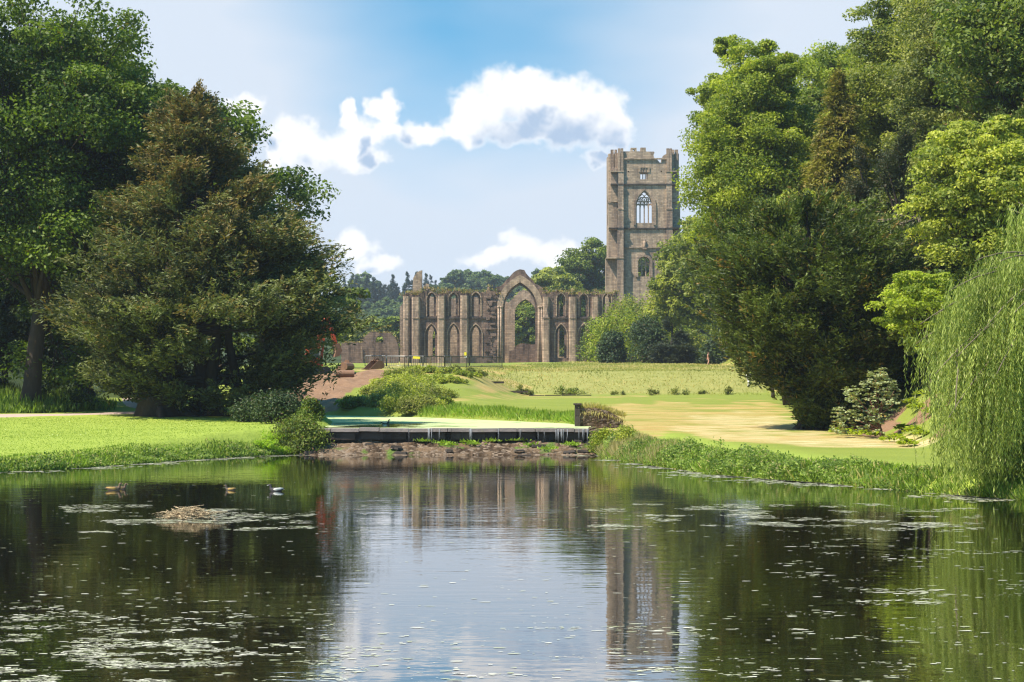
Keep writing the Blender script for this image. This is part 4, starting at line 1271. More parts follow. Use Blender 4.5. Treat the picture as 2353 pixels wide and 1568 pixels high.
# undergrowth on the far side of the path
def zone_points(rng, n, poly_world):
    P = np.array(poly_world); lo, hi = P.min(0), P.max(0); r = []
    q = rng.uniform(lo, hi, (n * 6, 2)); q = q[sdist(q[:, 0], q[:, 1], poly_world) < 0][:n]
    return q


q = zone_points(RNG, 9000, [(-48, 114), (-36, 116), (-28.5, 119.5), (-25.2, 125), (-28, 140), (-50, 145)])
g3 = np.column_stack([q, ground_z(q[:, 0], q[:, 1])])
hh = .5 + 1.0 * vnoise(q[:, 0] / 2.2, q[:, 1] / 2.2, 15) * sstep(-sdist(q[:, 0], q[:, 1], [(-48, 114), (-36, 116), (-28.5, 119.5), (-25.2, 125), (-28, 140), (-50, 145)]), 0, 2.5) + .1
parts = []
for kx in range(5):
    h_ = hh * RNG.uniform(.4, 1.15, len(q)); C, a_, b_ = blades(RNG, g3 + RNG.normal(size=g3.shape) * [.12, .12, 0], h_, RNG.uniform(.025, .07, len(q)), .4)
    parts.append((C, a_ * np.array([1, 1, 1]), b_))
C, a_, b_ = (np.concatenate(x) for x in zip(*parts))
tag(cards('undergrowth', C, a_, b_, RNG.random(len(C)), None, WEED_LEAF), kind='stuff')

# bushes at the left end of the weir
def shrub(px, d, R, Hh, mat, label, seed, group=None, dz=0.0, n=2600, leaf=.10, aspect=.5, lumps=10, wide=1.0, name='bush'):
    t = tree(name, px, d, label, 'bush', group, dz); bush(t, seed, R, Hh, mat, n, leaf, aspect, lumps, 'foliage', 0, .5, 6, wide); return t


shrub(690, 98.6, 1.65, 2.2, LM['oak'], 'dark rounded bush overhanging the left end of the weir', 301, n=15000, leaf=.06, lumps=24)
shrub(640, 103.5, 1.5, 1.8, LM['holm'], 'dark bush under the yew boughs, behind the fern', 302, n=7000, leaf=.07, lumps=14)
shrub(575, 107, 1.2, 1.2, LM['holm'], 'small dark bush on the lawn edge below the yew trunk', 303, n=4500, leaf=.07, lumps=10)
shrub(716, 102, .7, 1.5, LM['sycamore'], 'upright green bush behind the weir end, against the bare earth', 304, n=6000, leaf=.07, lumps=12)


shrub(1388, 97.2, .85, 1.25, LM['lime'], 'bright leafy bush at the water edge against the right end of the weir', 306, n=6000, leaf=.05, lumps=16)
shrub(1440, 94.0, .7, .8, LM['pale'], 'low pale bush on the right bank, second from the weir', 307, n=3500, leaf=.05, lumps=14)


def fern(px, d, label, seed, R=1.0, Hh=.9, dz=-.05, n=22):
    rng = np.random.default_rng(seed); t = tree('fern', px, d, label, 'fern', None, dz)
    an = rng.uniform(0, 2 * PI, n); O = np.zeros((n, 3)); O[:, 2] = .05
    D = np.stack([np.cos(an) * .75, np.sin(an) * .75, rng.uniform(.7, 1.4, n)], 1)
    P, a, b, ti, ac = sprays(rng, O, D, R * rng.uniform(.8, 1.25, n), 90, .075, .32, .55, .75)
    cards('frond', P, a, b, ti + .2, None, LM['fern'], t); return t


fern(632, 98.3, 'bright green fern on the bank left of the weir', 311, 1.2)
fern(612, 97.2, 'smaller fern at the water edge, left of the bright one', 312, .8)
fern(655, 97.8, 'fern fronds arching over the water under the dark bush', 313, .9)

# ------------------------------------------------------------------ bank vegetation along the pond
def shore_points(rng, lo, hi, n, spread):
    B = np.array(POND[lo:hi]); L = np.linalg.norm(np.diff(B, axis=0), axis=1); c = np.concatenate([[0], np.cumsum(L)])
    s = rng.uniform(0, c[-1], n); k = np.clip(np.searchsorted(c, s) - 1, 0, len(L) - 1); t = ((s - c[k]) / L[k])[:, None]
    p = B[k] + (B[k + 1] - B[k]) * t; e = unit(B[k + 1] - B[k]); nr = np.stack([-e[:, 1], e[:, 0]], 1)
    return p, -nr if False else nr, s, spread * rng.random(n)


def bank(name, lo, hi, n, spread, hmin, hmax, wmin, wmax, mat, sd, lean=.45, bias=1.0, accent=.08, sideways=0):
    rng = np.random.default_rng(sd)
    p, nr, s, o = shore_points(rng, lo, hi, n, 1.0)
    o = (o ** 1.4) * spread + .08
    q1 = p + nr * o[:, None]; q2 = p - nr * o[:, None]
    q = np.where((sdist(q1[:, 0], q1[:, 1], POND) > 0)[:, None], q1, q2)
    z = np.maximum(ground_z(q[:, 0], q[:, 1]), -.05)
    env = .45 + .75 * vnoise(s / .8, s * 0, sd) + .35 * (vnoise(s / .25, s * 0, sd + 3) - .5)
    h = rng.uniform(hmin, hmax, n) * env * np.clip(1.15 - o / spread * .7, .3, 1.2)
    C, a, b = blades(rng, np.column_stack([q, z]), h, rng.uniform(wmin, wmax, n), lean)
    ti = .15 + .6 * vnoise(s / 1.1, o * 2, sd + 5) + .2 * rng.normal(size=n)
    ac = (rng.random(n) < accent * (0.3 + 1.6 * vnoise(s / 2.5, s * 0, sd + 7))).astype(float)
    return C, a, b, ti, ac


def leafy(sd, lo, hi, n, spread, hmax, leaf):
    """weeds: small leaves around invisible clumps' stems along the shore"""
    rng = np.random.default_rng(sd)
    p, nr, s, o = shore_points(rng, lo, hi, n, 1.0)
    o = (o ** 1.3) * spread + .05
    q1 = p + nr * o[:, None]; q2 = p - nr * o[:, None]
    q = np.where((sdist(q1[:, 0], q1[:, 1], POND) > 0)[:, None], q1, q2)
    z = np.maximum(ground_z(q[:, 0], q[:, 1]), -.02)
    env = .12 + 1.35 * vnoise(s / .9, o / .7, sd) ** 1.9 * (.5 + vnoise(s / 4, s * 0, sd + 9))
    zz = z + rng.random(n) ** .8 * hmax * env * np.clip(1.2 - o / spread, .15, 1) * (1 - .55 * sstep(p[:, 0], 9.5, 11.5))
    C = np.column_stack([q, zz]) + rng.normal(size=(n, 3)) * .05
    nrm = unit(np.column_stack([-nr[:, 0] * .0, -np.ones(n) * .5, np.ones(n) * .7]) + rng.normal(size=(n, 3)) * .7)
    a, b = leaf_axes(rng, nrm, leaf * rng.uniform(.6, 1.5, n), .5)
    return C, a, b, .15 + .6 * vnoise(s / .9, o / .7, sd + 2) + .22 * rng.normal(size=n), (rng.random(n) < .05).astype(float)


def joinc(name, mat, lst, kind='stuff'):
    C, a, b, ti, ac = (np.concatenate(x) for x in zip(*lst))
    return tag(cards(name, C, a, b, ti, ac, mat), kind=kind)


joinc('bank_grass', GRASS_LEAF, [bank('g', 1, 11, 26000, 1.1, .10, .42, .012, .028, None, 401), bank('g', 12, 20, 15000, 1.6, .15, .5, .012, .03, None, 402)])
joinc('bank_weeds', WEED_LEAF, [leafy(411, 3, 11, 14000, .8, .55, .055), leafy(412, 12, 19, 60000, 1.7, .80, .045), bank('r', 12, 15, 8000, 1.6, .3, .8, .01, .02, None, 413, .35, 1, .9)])
# river bank on the far side and under the meadow
RB = np.array([(3.7, 108), (3.2, 116), (-1.7, 132), (-7.0, 147)])
n_ = 22000; k_ = RNG.integers(0, 3, n_); t_ = RNG.random(n_)[:, None]; p_ = RB[k_] + (RB[k_ + 1] - RB[k_]) * t_ + np.column_stack([RNG.random(n_) * 1.6, RNG.random(n_) * 4.0])
z_ = np.maximum(ground_z(p_[:, 0], p_[:, 1]), RIVER_Z)
C, a_, b_ = blades(RNG, np.column_stack([p_, z_]), RNG.uniform(.15, .6, n_) * (.5 + vnoise(p_[:, 0], p_[:, 1] / 2, 4)), RNG.uniform(.02, .045, n_), .5)
tag(cards('river_bank_grass', C, a_, b_, .4 + .5 * vnoise(p_[:, 0] / 2, p_[:, 1] / 2, 9), (RNG.random(n_) < .04).astype(float), GRASS_LEAF), kind='stuff')
MEADOW_LEAF = leaf_mat('meadow_blades', (0.14, 0.16, 0.035), (0.33, 0.32, 0.09), (0.46, 0.37, 0.15), .3)
# long meadow grass
q = zone_points(RNG, 30000, [(-8, 200), (28, 198.8), (30, 225), (30, 300), (8, 300), (-3, 245)])
mz = ground_z(q[:, 0], q[:, 1])
C, a_, b_ = blades(RNG, np.column_stack([q, mz]), RNG.uniform(.08, .26, len(q)) * (.5 + .9 * vnoise(q[:, 0] / 3, q[:, 1] / 5, 3)), RNG.uniform(.03, .06, len(q)), .5)
tag(cards('meadow_grass', C, a_, b_, .35 + .6 * vnoise(q[:, 0] / 4, q[:, 1] / 7, 8), sstep(vnoise(q[:, 0] / 5, q[:, 1] / 9, 18), .25, .75) * 1.3 * RNG.random(len(q)) + .15, MEADOW_LEAF), kind='stuff')
# lawn tussocks, short
q = np.column_stack([RNG.uniform(-36, -8, 62000), RNG.uniform(72, 112, 62000)]); q = q[(sdist(q[:, 0], q[:, 1], POND) > .9)]
C, a_, b_ = blades(RNG, np.column_stack([q, ground_z(q[:, 0], q[:, 1])]), RNG.uniform(.025, .06, len(q)), RNG.uniform(.01, .02, len(q)), .7)
LAWN = leaf_mat('lawn_blades', (0.18, 0.255, 0.030), (0.30, 0.365, 0.062), (0.7, 0.7, 0.5), .3)
tag(cards('lawn_grass', C, a_, b_, RNG.random(len(q)), (RNG.random(len(q)) < .008).astype(float), LAWN), kind='stuff')

# shrub belt on the bank above the upper river
belt = [(812, 925, 158, .9, 'oak'), (842, 922, 160, 1.3, 'pale'), (880, 915, 157, 1.6, 'grey'), (930, 912, 152, 1.5, 'pale'), (962, 922, 149, 1.2, 'grey'), (905, 885, 168, 1.9, 'grey'), (950, 872, 174, 2.0, 'pale'), (866, 897, 170, 1.2, 'ash'),
        (1005, 872, 180, 1.9, 'lime'), (925, 857, 184, 1.9, 'ash'), (975, 851, 189, 2.0, 'lime'), (1050, 882, 190, 1.5, 'grey'), (1090, 880, 192, 1.2, 'grey'), (1015, 925, 160, .8, 'lime'), (1015, 862, 188, 1.6, 'pale'), (892, 874, 177, 1.3, 'pale'),
        (985, 925, 154, 1.2, 'pale'), (1000, 900, 168, 1.5, 'ash'), (1035, 893, 180, 1.4, 'pale'), (960, 892, 164, 1.8, 'grey'), (918, 890, 162, 1.8, 'pale'), (1072, 890, 187, 1.3, 'lime'), (800, 935, 160, 1.0, 'pale')]
wh = ['at the left end of the shrub bank, over the river', 'second from the left on the shrub bank, above the river edge', 'over the river in the middle of the shrub bank', 'right of the middle, low on the shrub bank', 'at the river edge, right foot of the shrub bank', 'half way up the shrub bank, behind its front row', 'half way up the bank, right of the dense grey one', 'on the left slope of the bank, next to bare earth',
      'right of the bank top, below the barriers', 'near the top of the bank, left of the barriers', 'topmost on the bank, under the nearer barriers', 'at the right end of the bank, by the stone edging', 'last on the right of the bank, on the stone edging', 'alone on the green slope by the river', 'behind the right end of the bank, under the barrier end', 'on the earth side of the bank, high up',
      'low on the right side of the bank, near the green slope', 'right side of the bank, half way up', 'right of the bank top, above the stone edging', 'in the dense middle of the bank', 'in the middle of the bank, above the water', 'just left of the last shrub on the edging', 'lowest and leftmost by the bare earth']
nm_ = {'oak': 'dark green', 'pale': 'pale green', 'grey': 'grey-green', 'ash': 'mid-green', 'lime': 'yellow-green'}
for i, (px, py, d, R, kd) in enumerate(belt):
    R *= 1.3
    Hh = max(.6, CAMH + (905 - py) * d / F - on(px, d).z + .55)
    shrub(px, d, R, Hh, LM[kd], nm_[kd] + ' weedy shrub ' + wh[i], 330 + i, 'shrubs on the river bank', -.15, n=4800, leaf=.09, aspect=.42, lumps=20, wide=1.25, name='shrub')
for i, (px, R, Hh, lb) in enumerate(((1196, .5, 1.3, 'thin weed clump on the stone edging, leftmost on the meadow foot'), (1212, .6, .7, 'low weed clump beside the thin one on the edging'), (1295, 1.1, .9, 'dark weed clump at the right end of the stone edging'), (1322, 1.2, .8, 'wide dark weed clump next to the end of the edging'), (1500, 1.1, .55, 'weed clump in the middle of the meadow foot'),
                                     (1560, 1.3, .8, 'largest grey weed clump along the meadow foot'), (1620, 1.0, .5, 'low weed clump right of the largest grey one'), (1674, .5, .9, 'upright thistle clump nearest the yew on the meadow foot'), (1420, 1.0, .45, 'low weed clump left of centre on the meadow foot'))):
    shrub(px, 199.6, R, Hh, LM['grey' if i not in (2, 3) else 'oak'], lb, 360 + i, 'weed clumps along the meadow foot', -.05, n=500, leaf=.09, lumps=8, name='weed_clump')

# ------------------------------------------------------------------ trees of the right bank
t = tree('yew_tree', 1850, 106, 'large dark yew leaning over the right lawn, sweeping to the ground', 'tree')
yew(t, 102, [(0.05, 2.2), (0.6, 2.3), (1.2, 2.6), (2.3, 3.0), (3.6, 4.3), (5.2, 5.7), (7.2, 6.2), (9.0, 6.0), (10.6, 5.0), (11.8, 2.4), (12.4, .5)], LM['yew'], n=5600, K=34, card=.145, aspect=.30, length=(.9, 2.0), trunks=((.8, 0, .5), (.2, .6, .35)),
    acc_fn=lambda r, O, z: .12 + .2 * r.normal(size=len(z)), lift=.75, sag=.26, lump=.26, offx=[(0, 1.5), (2.2, 1.6), (3.8, .6), (12, -.2)], limb=70, pad=22)
t = tree('yew_tree', 2050, 113, 'second dark yew behind the large one, with bare dead twigs on its crown', 'tree')
yew(t, 103, [(0.1, 2.4), (2, 4.4), (5, 5.2), (7, 5.0), (8.8, 3.8), (9.8, 1.0)], LM['yew'], n=2600, K=32, card=.145, aspect=.30, length=(.9, 1.9), trunks=((0, 0, .45),), acc_fn=lambda r, O, z: .10 + .2 * r.normal(size=len(z)), lift=.6, sag=.3, lump=.25, limb=40)
rd = np.random.default_rng(5); mbd = MB()
for (x_, z_, dx, dz_) in ((-5.4, 9.8, 2.3, -.7), (-3.6, 10.0, 1.4, .5), (-1.6, 9.6, 2.6, .25), (.9, 9.9, .6, -2.0), (-4.4, 9.0, 1.8, .9), (-.4, 9.4, 1.6, .6), (-2.2, 8.2, .6, -1.6)):
    for q in range(3):
        e = (x_ + dx * rd.uniform(.5, 1), -3.6 + rd.normal() * .4, z_ + dz_ * rd.uniform(.3, 1.2)); mbd.tube(bend(rd, (x_, -2.8, z_), e, 6, 0, .12), [.06, .05, .04, .03, .02, .012], 5)
mbd.build('dead_branch', BARK_PALE, t, True)

t = tree('small_tree', 1776, 191, 'slim young tree whose bare trunk stands by the path left of the yew', 'tree'); t.location.z -= .05
broadleaf(t, 210, 6.4, 2.0, 2.2, LM['lime'], trunk=.17, lobes=10, clumps=10, leaves=110, leaf=.12, lobe_r=.45)

spec = [('lime_tree', 1840, 1692, 175, 45, 3.0, 15.0, 'lime', 'sunlit lime crown on the skyline directly right of the tower top, leaning over the others', dict(lobes=22, clumps=18, leaves=220, leaf=.125, gap=.12, taper=.9, lobe_r=.32)),
        # name, trunk px, crown px, d, top py, R, z0, mat, label, kwargs
    ('lime_tree', 1815, 1735, 158, 52, 4.3, 8.5, 'lime', 'tall sunlit lime at the left end of the right-hand wood, beside the tower', dict(lobes=38, clumps=20, leaves=270, leaf=.115, gap=.14, taper=.97, lobe_r=.33)),
    ('lime_tree', 1850, 1745, 190, 250, 3.3, 7.0, 'lime', 'lower sunlit lime crown bulging towards the tower under the tall one', dict(lobes=24, clumps=18, leaves=230, leaf=.13, gap=.12, lobe_r=.36)),
    ('holm_oak', 1900, 1875, 172, 150, 4.3, 7.0, 'oak', 'dense dark green rounded tree between the tall lime and the olive conifer', dict(lobes=26, clumps=18, leaves=140, leaf=.15, gap=.05, lobe_r=.36)),
    ('lime_tree', 1960, 1925, 205, 30, 6.2, 10, 'lime', 'yellow-green tree on the skyline in the middle of the right-hand wood', dict(lobes=26, clumps=17, leaves=200, leaf=.15, gap=.1, lobe_r=.36)),
    ('ash_tree', 2100, 2070, 152, -45, 5.1, 6.0, 'ash', 'tall pale ash on the skyline right of the olive conifer', dict(lobes=32, clumps=19, leaves=240, leaf=.115, gap=.12, lobe_r=.33, taper=.8)),
    ('ash_tree', 2235, 2220, 138, -170, 5.2, 5.0, 'grey', 'very tall grey-green ash cut by the top edge, second from the right', dict(lobes=32, clumps=20, leaves=240, leaf=.11, gap=.1, lobe_r=.33)),
    ('ash_tree', 2370, 2370, 128, -210, 5.2, 4.0, 'oak', 'dark tall tree in the top right corner', dict(lobes=30, clumps=19, leaves=140, leaf=.15, gap=.08, lobe_r=.34)),
    ('ash_tree', 2180, 2150, 168, -60, 5.6, 6.0, 'lime', 'tree in the gap behind the two tall ashes', dict(lobes=22, clumps=16, leaves=120, leaf=.2, gap=.08, lobe_r=.38)),
    ('thorn_tree', 1840, 1835, 136, 380, 3.5, 3.0, 'pale', 'pale round-headed thorn directly above the large dark yew', dict(lobes=22, clumps=17, leaves=150, leaf=.12, gap=.04, lobe_r=.36)),
    ('beech_tree', 2270, 2265, 101, 232, 3.5, 3.2, 'pale', 'pale feathery tree with layered boughs above the willow', dict(lobes=28, clumps=19, leaves=150, leaf=.10, gap=.1, droop=.35, squash=.6, lobe_r=.42)),
    ('young_beech', 2150, 2118, 92, 600, 2.0, 2.6, 'beech', 'small bright yellow-green beech beside the willow top', dict(lobes=16, clumps=13, leaves=120, leaf=.075, gap=.22, droop=.25, squash=.5, lobe_r=.46, trunk=.12)),
    ('alder_tree', 1600, 1585, 305, 520, 5.4, 2.5, 'ash', 'blue-green tree in the gap between the tower and the large yew', dict(lobes=20, clumps=16, leaves=120, leaf=.26, gap=.04, lobe_r=.4)),
    ('ash_tree', 1668, 1650, 285, 450, 5.5, 4.0, 'ash', 'tree behind the left edge of the large yew, next to the blue-green one', dict(lobes=20, clumps=15, leaves=120, leaf=.26, gap=.04, lobe_r=.4)),
    ('holm_oak', 2010, 2010, 190, 250, 5.0, 5.0, 'oak', 'dark tree filling the slope behind the olive conifer', dict(lobes=20, clumps=15, leaves=120, leaf=.2, gap=.04, lobe_r=.4)),
    ('holm_oak', 2140, 2140, 140, 400, 3.6, 2.0, 'holm', 'dark evergreen low on the slope under the tall ashes', dict(lobes=18, clumps=15, leaves=120, leaf=.15, gap=.04, lobe_r=.4)),
    ('holm_oak', 1950, 1950, 128, 440, 3.0, 2.0, 'oak', 'green tree just above the crown of the large yew, right of the thorn', dict(lobes=16, clumps=15, leaves=120, leaf=.13, gap=.05, lobe_r=.4)),
    ('holm_oak', 2340, 2340, 112, 330, 3.6, 2.0, 'holm', 'dark evergreen at the right edge behind the pale feathery tree', dict(lobes=18, clumps=15, leaves=120, leaf=.13, gap=.05, lobe_r=.4)),
    ('holm_oak', 2190, 2180, 100, 620, 3.0, .6, 'oak', 'shaded bushy tree on the slope behind the willow and the young beech', dict(lobes=18, clumps=15, leaves=120, leaf=.11, gap=.03, lobe_r=.42, trunk=.2)),
]
for i, (nm, tpx, cpx, d, tpy, R, z0, kd, lb, kw) in enumerate(spec):
    t = tree(nm, tpx, d, lb, 'tree', 'trees of the right-hand wood')
    kw.setdefault('trunk', .32)
    broadleaf(t, 500 + i, top_h(tpy, d, t), R, z0, LM[kd], off=((cpx - tpx) * d / F, 0), bark=BARK, **kw)
t = tree('larch_tree', 1928, 148, 'olive-brown conifer with a pointed top in the middle of the wood', 'tree', 'trees of the right-hand wood')
Ht = top_h(150, 148, t)
yew(t, 540, [(Ht - 16, 3.4), (Ht - 12, 3.0), (Ht - 8, 2.3), (Ht - 4, 1.3), (Ht - .3, .15)], LM['larch'], n=2400, K=28, card=.18, aspect=.28, length=(1.1, 2.0), trunks=((0, 0, .3),), acc_fn=lambda r, O, z: .2 + .22 * r.normal(size=len(z)), lift=.05, sag=.5, lump=.18, limb=90, pad=10)
t = tree('yew_tree', 2080, 127, 'brown-black yew on the slope in the middle of the wood', 'tree', 'trees of the right-hand wood')
Ht = top_h(295, 127, t)
yew(t, 541, [(.5, 2.2), (Ht * .4, 3.4), (Ht * .7, 2.8), (Ht, .4)], LM['darkyew'], n=1700, K=28, card=.13, aspect=.28, length=(1, 2), acc_fn=lambda r, O, z: .22 + .2 * r.normal(size=len(z)), lift=.7, sag=.25, lump=.25, limb=30)
t = tree('yew_tree', 1990, 134, 'dark narrow yew left of the brown-black one on the slope', 'tree', 'trees of the right-hand wood')
Ht = top_h(330, 134, t)
yew(t, 542, [(.5, 1.6), (Ht * .4, 2.4), (Ht * .7, 1.9), (Ht, .3)], LM['darkyew'], n=1200, K=26, card=.13, aspect=.28, length=(1, 2), acc_fn=lambda r, O, z: .25 + .2 * r.normal(size=len(z)), lift=.7, sag=.25, lump=.25, limb=24)
t = tree('yew_tree', 2325, 117, 'yew with upswept plumes at the right edge, over the pale feathery tree', 'tree', 'trees of the right-hand wood')
Ht = top_h(205, 117, t)
yew(t, 543, [(.5, 2), (Ht * .5, 2.9), (Ht * .8, 2.2), (Ht, .3)], LM['yew'], n=1500, K=30, card=.13, aspect=.30, length=(1, 2.2), acc_fn=lambda r, O, z: .12 + .2 * r.normal(size=len(z)), lift=.9, sag=.2, lump=.25, limb=24)

# large evergreen bushes at the foot of the tower
for i, (px, d, R, Hh, kd, lb) in enumerate(((1425, 300, 5.0, 10.6, 'lime', 'bright green bush, tallest of those at the right end of the church wall'), (1405, 290, 2.2, 6.3, 'holm', 'narrow blue-green bush in front of the bright one'), (1485, 288, 3.3, 8.6, 'holm', 'tall rounded blue-green bush in the middle of the group below the tower'),
                                           (1545, 282, 3.4, 6.9, 'darkyew', 'dark broad conifer bush at the right of the group below the tower'), (1598, 284, 2.6, 6.2, 'ash', 'bush behind the walking legs, left of the yew'), (1450, 330, 5.5, 14, 'ash', 'leafy tree-bush rising against the tower base'), (1378, 345, 3.6, 10, 'oak', 'dark bush against the end of the church wall'),
                                           (1530, 320, 4.5, 12, 'lime', 'green bush to the right under the lower tower window'), (1655, 275, 3.0, 4.6, 'holm', 'bush under the left boughs of the large yew'), (1720, 268, 3.0, 4.2, 'oak', 'low bush behind the yew, at the top of the meadow'))):
    t = tree('evergreen_bush', px, d, lb, 'bush', 'bushes below the tower', -.3)
    if kd == 'darkyew':
        yew(t, 600 + i, [(.1, R), (Hh * .35, R * .95), (Hh * .75, R * .6), (Hh, .3)], LM[kd], n=1300, K=22, card=.2, aspect=.3, length=(.9, 1.7), lift=.3, sag=.3, limb=20)
    else:
        bush(t, 600 + i, R, Hh, LM[kd], 9000, .19, .5, 26)

# trees behind the church, on the flank and through the arch
for i, (px, d, tpy, R, kd, lb) in enumerate(((1350, 520, 532, 8.6, 'oak', 'tall dark round tree between the church gable and the tower'), (1270, 505, 592, 8.0, 'ash', 'lighter green tree right behind the gable'), (1310, 540, 575, 9, 'ash', 'tree filling behind the two, over the church wall'), (1215, 480, 690, 6, 'oak', 'dark tree framed by the great arch'), (1195, 500, 735, 5, 'ash', 'pale bush-like tree low in the great arch'),
                                            (1480, 540, 545, 10, 'oak', 'dark tree seen through the low tower window'), (1420, 530, 600, 9, 'oak', 'tree just left of the tower foot, behind'), (1560, 520, 560, 9, 'ash', 'tree just right of the tower, behind'))):
    t = tree('oak_tree', px, d, lb, 'tree', 'trees behind the church')
    broadleaf(t, 620 + i, top_h(tpy, d, t), R, 2.5, LM[kd], trunk=.5, lobes=20, clumps=15, leaves=110, leaf=.38, gap=.04, lobe_r=.38)

# far wooded hills: shared crowns, every tree an object
protos = []
for i, kd in enumerate(('far', 'far', 'oak', 'ash')):
    t = empty('far_tree', (0, 0, 0), 0, None, 'tree'); broadleaf(t, 700 + i, 13, 6.2, 1.5, LM[kd], trunk=.35, lobes=12, clumps=9, leaves=70, leaf=.6, gap=.05, lobe_r=.45); protos.append(t)
for i in range(2):
    t = empty('fir_tree', (0, 0, 0), 0, None, 'tree')
    yew(t, 720 + i, [(1.5, 3.2), (6, 2.7), (11, 1.7), (16, .2)], LM['farfir'], n=330, K=12, card=.5, aspect=.3, length=(1.5, 2.6), trunks=((0, 0, .3),), lift=-.05, sag=.4, lump=.15, limb=0, pad=8); protos.append(t)
used = [0] * len(protos)
rf = np.random.default_rng(77)


def far_tree(k, px, d, label, group, sc=1.0):
    o = protos[k] if not used[k] else copy_tree(protos[k]); used[k] = 1
    o.location = on(px, d, -.6); o.rotation_euler = (0, 0, rf.uniform(0, 6.28)); o.scale = (sc * rf.uniform(.9, 1.15), sc * rf.uniform(.9, 1.15), sc); tag(o, label, 'tree', group)


for i in range(60):       # dark firs on the ridge, left of the church
    far_tree(4 + i % 2, rf.uniform(790, 1010), rf.uniform(900, 1150), 'dark fir in the distant plantation on the left ridge', 'firs on the far ridge', rf.uniform(.55, .95))
for i in range(60):
    far_tree(i % 2, rf.uniform(985, 1330), rf.uniform(880, 1150), 'round-crowned tree in the distant wood on the ridge above the church', 'trees on the far ridge', rf.uniform(.7, 1.2))
for i in range(70):
    far_tree(i % 2, rf.uniform(780, 1250), rf.uniform(640, 880), 'green tree on the distant slope below the ridge, left of the church', 'trees on the far slope', rf.uniform(.6, .95))
far_tree(0, 835, 1010, 'lone spreading tree standing above the fir plantation on the left skyline', None, 1.35)
for i in range(26):
    far_tree(2 + i % 2, rf.uniform(770, 940), rf.uniform(480, 610), 'bright tree in the nearer wood behind the low ruined wall', 'trees behind the low ruin', rf.uniform(.62, 1.0))
for i in range(30):
    far_tree(2 + i % 2, rf.uniform(930, 1420), rf.uniform(500, 640), 'tree in the valley behind the church walls', 'valley trees behind the church', rf.uniform(.55, .85))
for i in range(36):
    far_tree(i % 3, rf.uniform(1420, 1900), rf.uniform(420, 800), 'tree on the wooded hill behind the tower and the right-hand wood', 'trees on the right hill', rf.uniform(.8, 1.2))

# ------------------------------------------------------------------ rhododendron and slope plants
t = tree('rhododendron', 2032, 93, 'loose pale-leaved rhododendron on a leaning stem beside the willow', 'bush')
rr_ = np.random.default_rng(31); sc_ = 93 / F
Cc = [(-1.35, 1.5, .55), (-1.75, .75, .5), (-1.0, .95, .6), (-.3, 1.75, .6), (-.75, 2.2, .5), (.1, 2.35, .45), (-.15, 1.15, .55), (.35, 1.6, .4), (-1.55, 2.05, .38), (-.45, 2.75, .36), (-.1, 2.95, .3), (-1.95, 1.15, .35), (.4, 2.2, .35), (-.55, .65, .5), (-2.1, .45, .35)]
P, N_, ti = [], [], []
for (x_, z_, r_) in Cc:
    for q in range(26):
        dd = rand_dirs(rr_, 1, .2)[0]; c_ = np.array([x_, rr_.normal() * .5, z_]) + dd * r_ * rr_.uniform(.6, 1.1)
        for l_ in range(20):
            an = rr_.uniform(0, 6.28); v_ = np.array([math.cos(an), math.sin(an), rr_.uniform(-.3, .5)])
            P.append(c_ + v_ * .07); N_.append((v_, dd)); ti.append(.5 + .2 * rr_.normal())
P = np.array(P); v_ = unit(np.array([a for a, b in N_])); dd = np.array([b for a, b in N_])
sd_ = unit(np.cross(v_, dd + np.array([0, 0, .6])))
cards('foliage', P, v_ * .075, sd_ * .028, np.array(ti), (rr_.random(len(P)) < .07).astype(float), LM['rhodo'], t)
ch = [(bend(rr_, (0, 0, -.15), (-.45, 0, 1.0), 5, 0, .05), [.10, .08, .07, .06, .05])]
for (x_, z_, r_) in Cc: ch.append((bend(rr_, (-.15 if z_ < 1.2 else -.4, 0, .35 if z_ < 1.2 else .9), (x_, rr_.normal() * .3, z_), 5, 0, .05), [.05, .04, .03, .02, .012]))
limbs_mesh('stem', ch, flat_mat('red_brown_bark', (.14, .07, .045), .9, .1), t, 6)
hosta = [(1985, 96, .55), (1955, 97, .6), (2015, 95, .4), (2055, 88, .65), (2100, 90, .5), (2085, 84, .45), (2110, 97, .55), (2130, 100, .7), (2095, 101, .45), (2075, 93.5, .4), (2140, 92, .5), (2160, 96, .6), (1925, 99, .4), (2120, 87, .4)]
hw = ['left of the rhododendron stem, under the yew skirt', 'leafy clump at the foot of the yew skirt', 'right under the rhododendron canopy', 'alone on the bare slope in front of the rhododendron', 'on bare earth half way to the willow', 'lowest on the bare slope, above the lawn', 'on the bank right of the rhododendron stem', 'highest on the bank by the willow', 'behind the rhododendron stem', 'small, just right of the leaning stem', 'by the left edge of the willow curtain', 'half behind the willow curtain', 'leftmost, beneath the yew shadow', 'small, between the lone clump and the willow']
for i, (px, d, R) in enumerate(hosta):
    t = tree('broadleaf_plant', px, d, 'low green broad-leaved plant ' + hw[i], 'plant', 'broad-leaved plants on the bare slope', -.03)
    rng = np.random.default_rng(800 + i); n = 150; an = rng.uniform(0, 6.28, n); rr = R * rng.random(n) ** .6
    P = np.stack([np.cos(an) * rr, np.sin(an) * rr, .1 + .35 * R * (1 - rr / R) + rng.random(n) * .14], 1)
    dirv = unit(np.stack([np.cos(an), np.sin(an), rng.uniform(-.2, .7, n)], 1)); sd_ = unit(np.cross(dirv, np.array([0, 0, 1.]) + rng.normal(size=(n, 3)) * .3))
    L_ = rng.uniform(.08, .17, n)[:, None]
    cards('leaf', P, dirv * L_, sd_ * L_ * .45, .55 + .25 * rng.normal(size=n), None, LM['beech'], t)

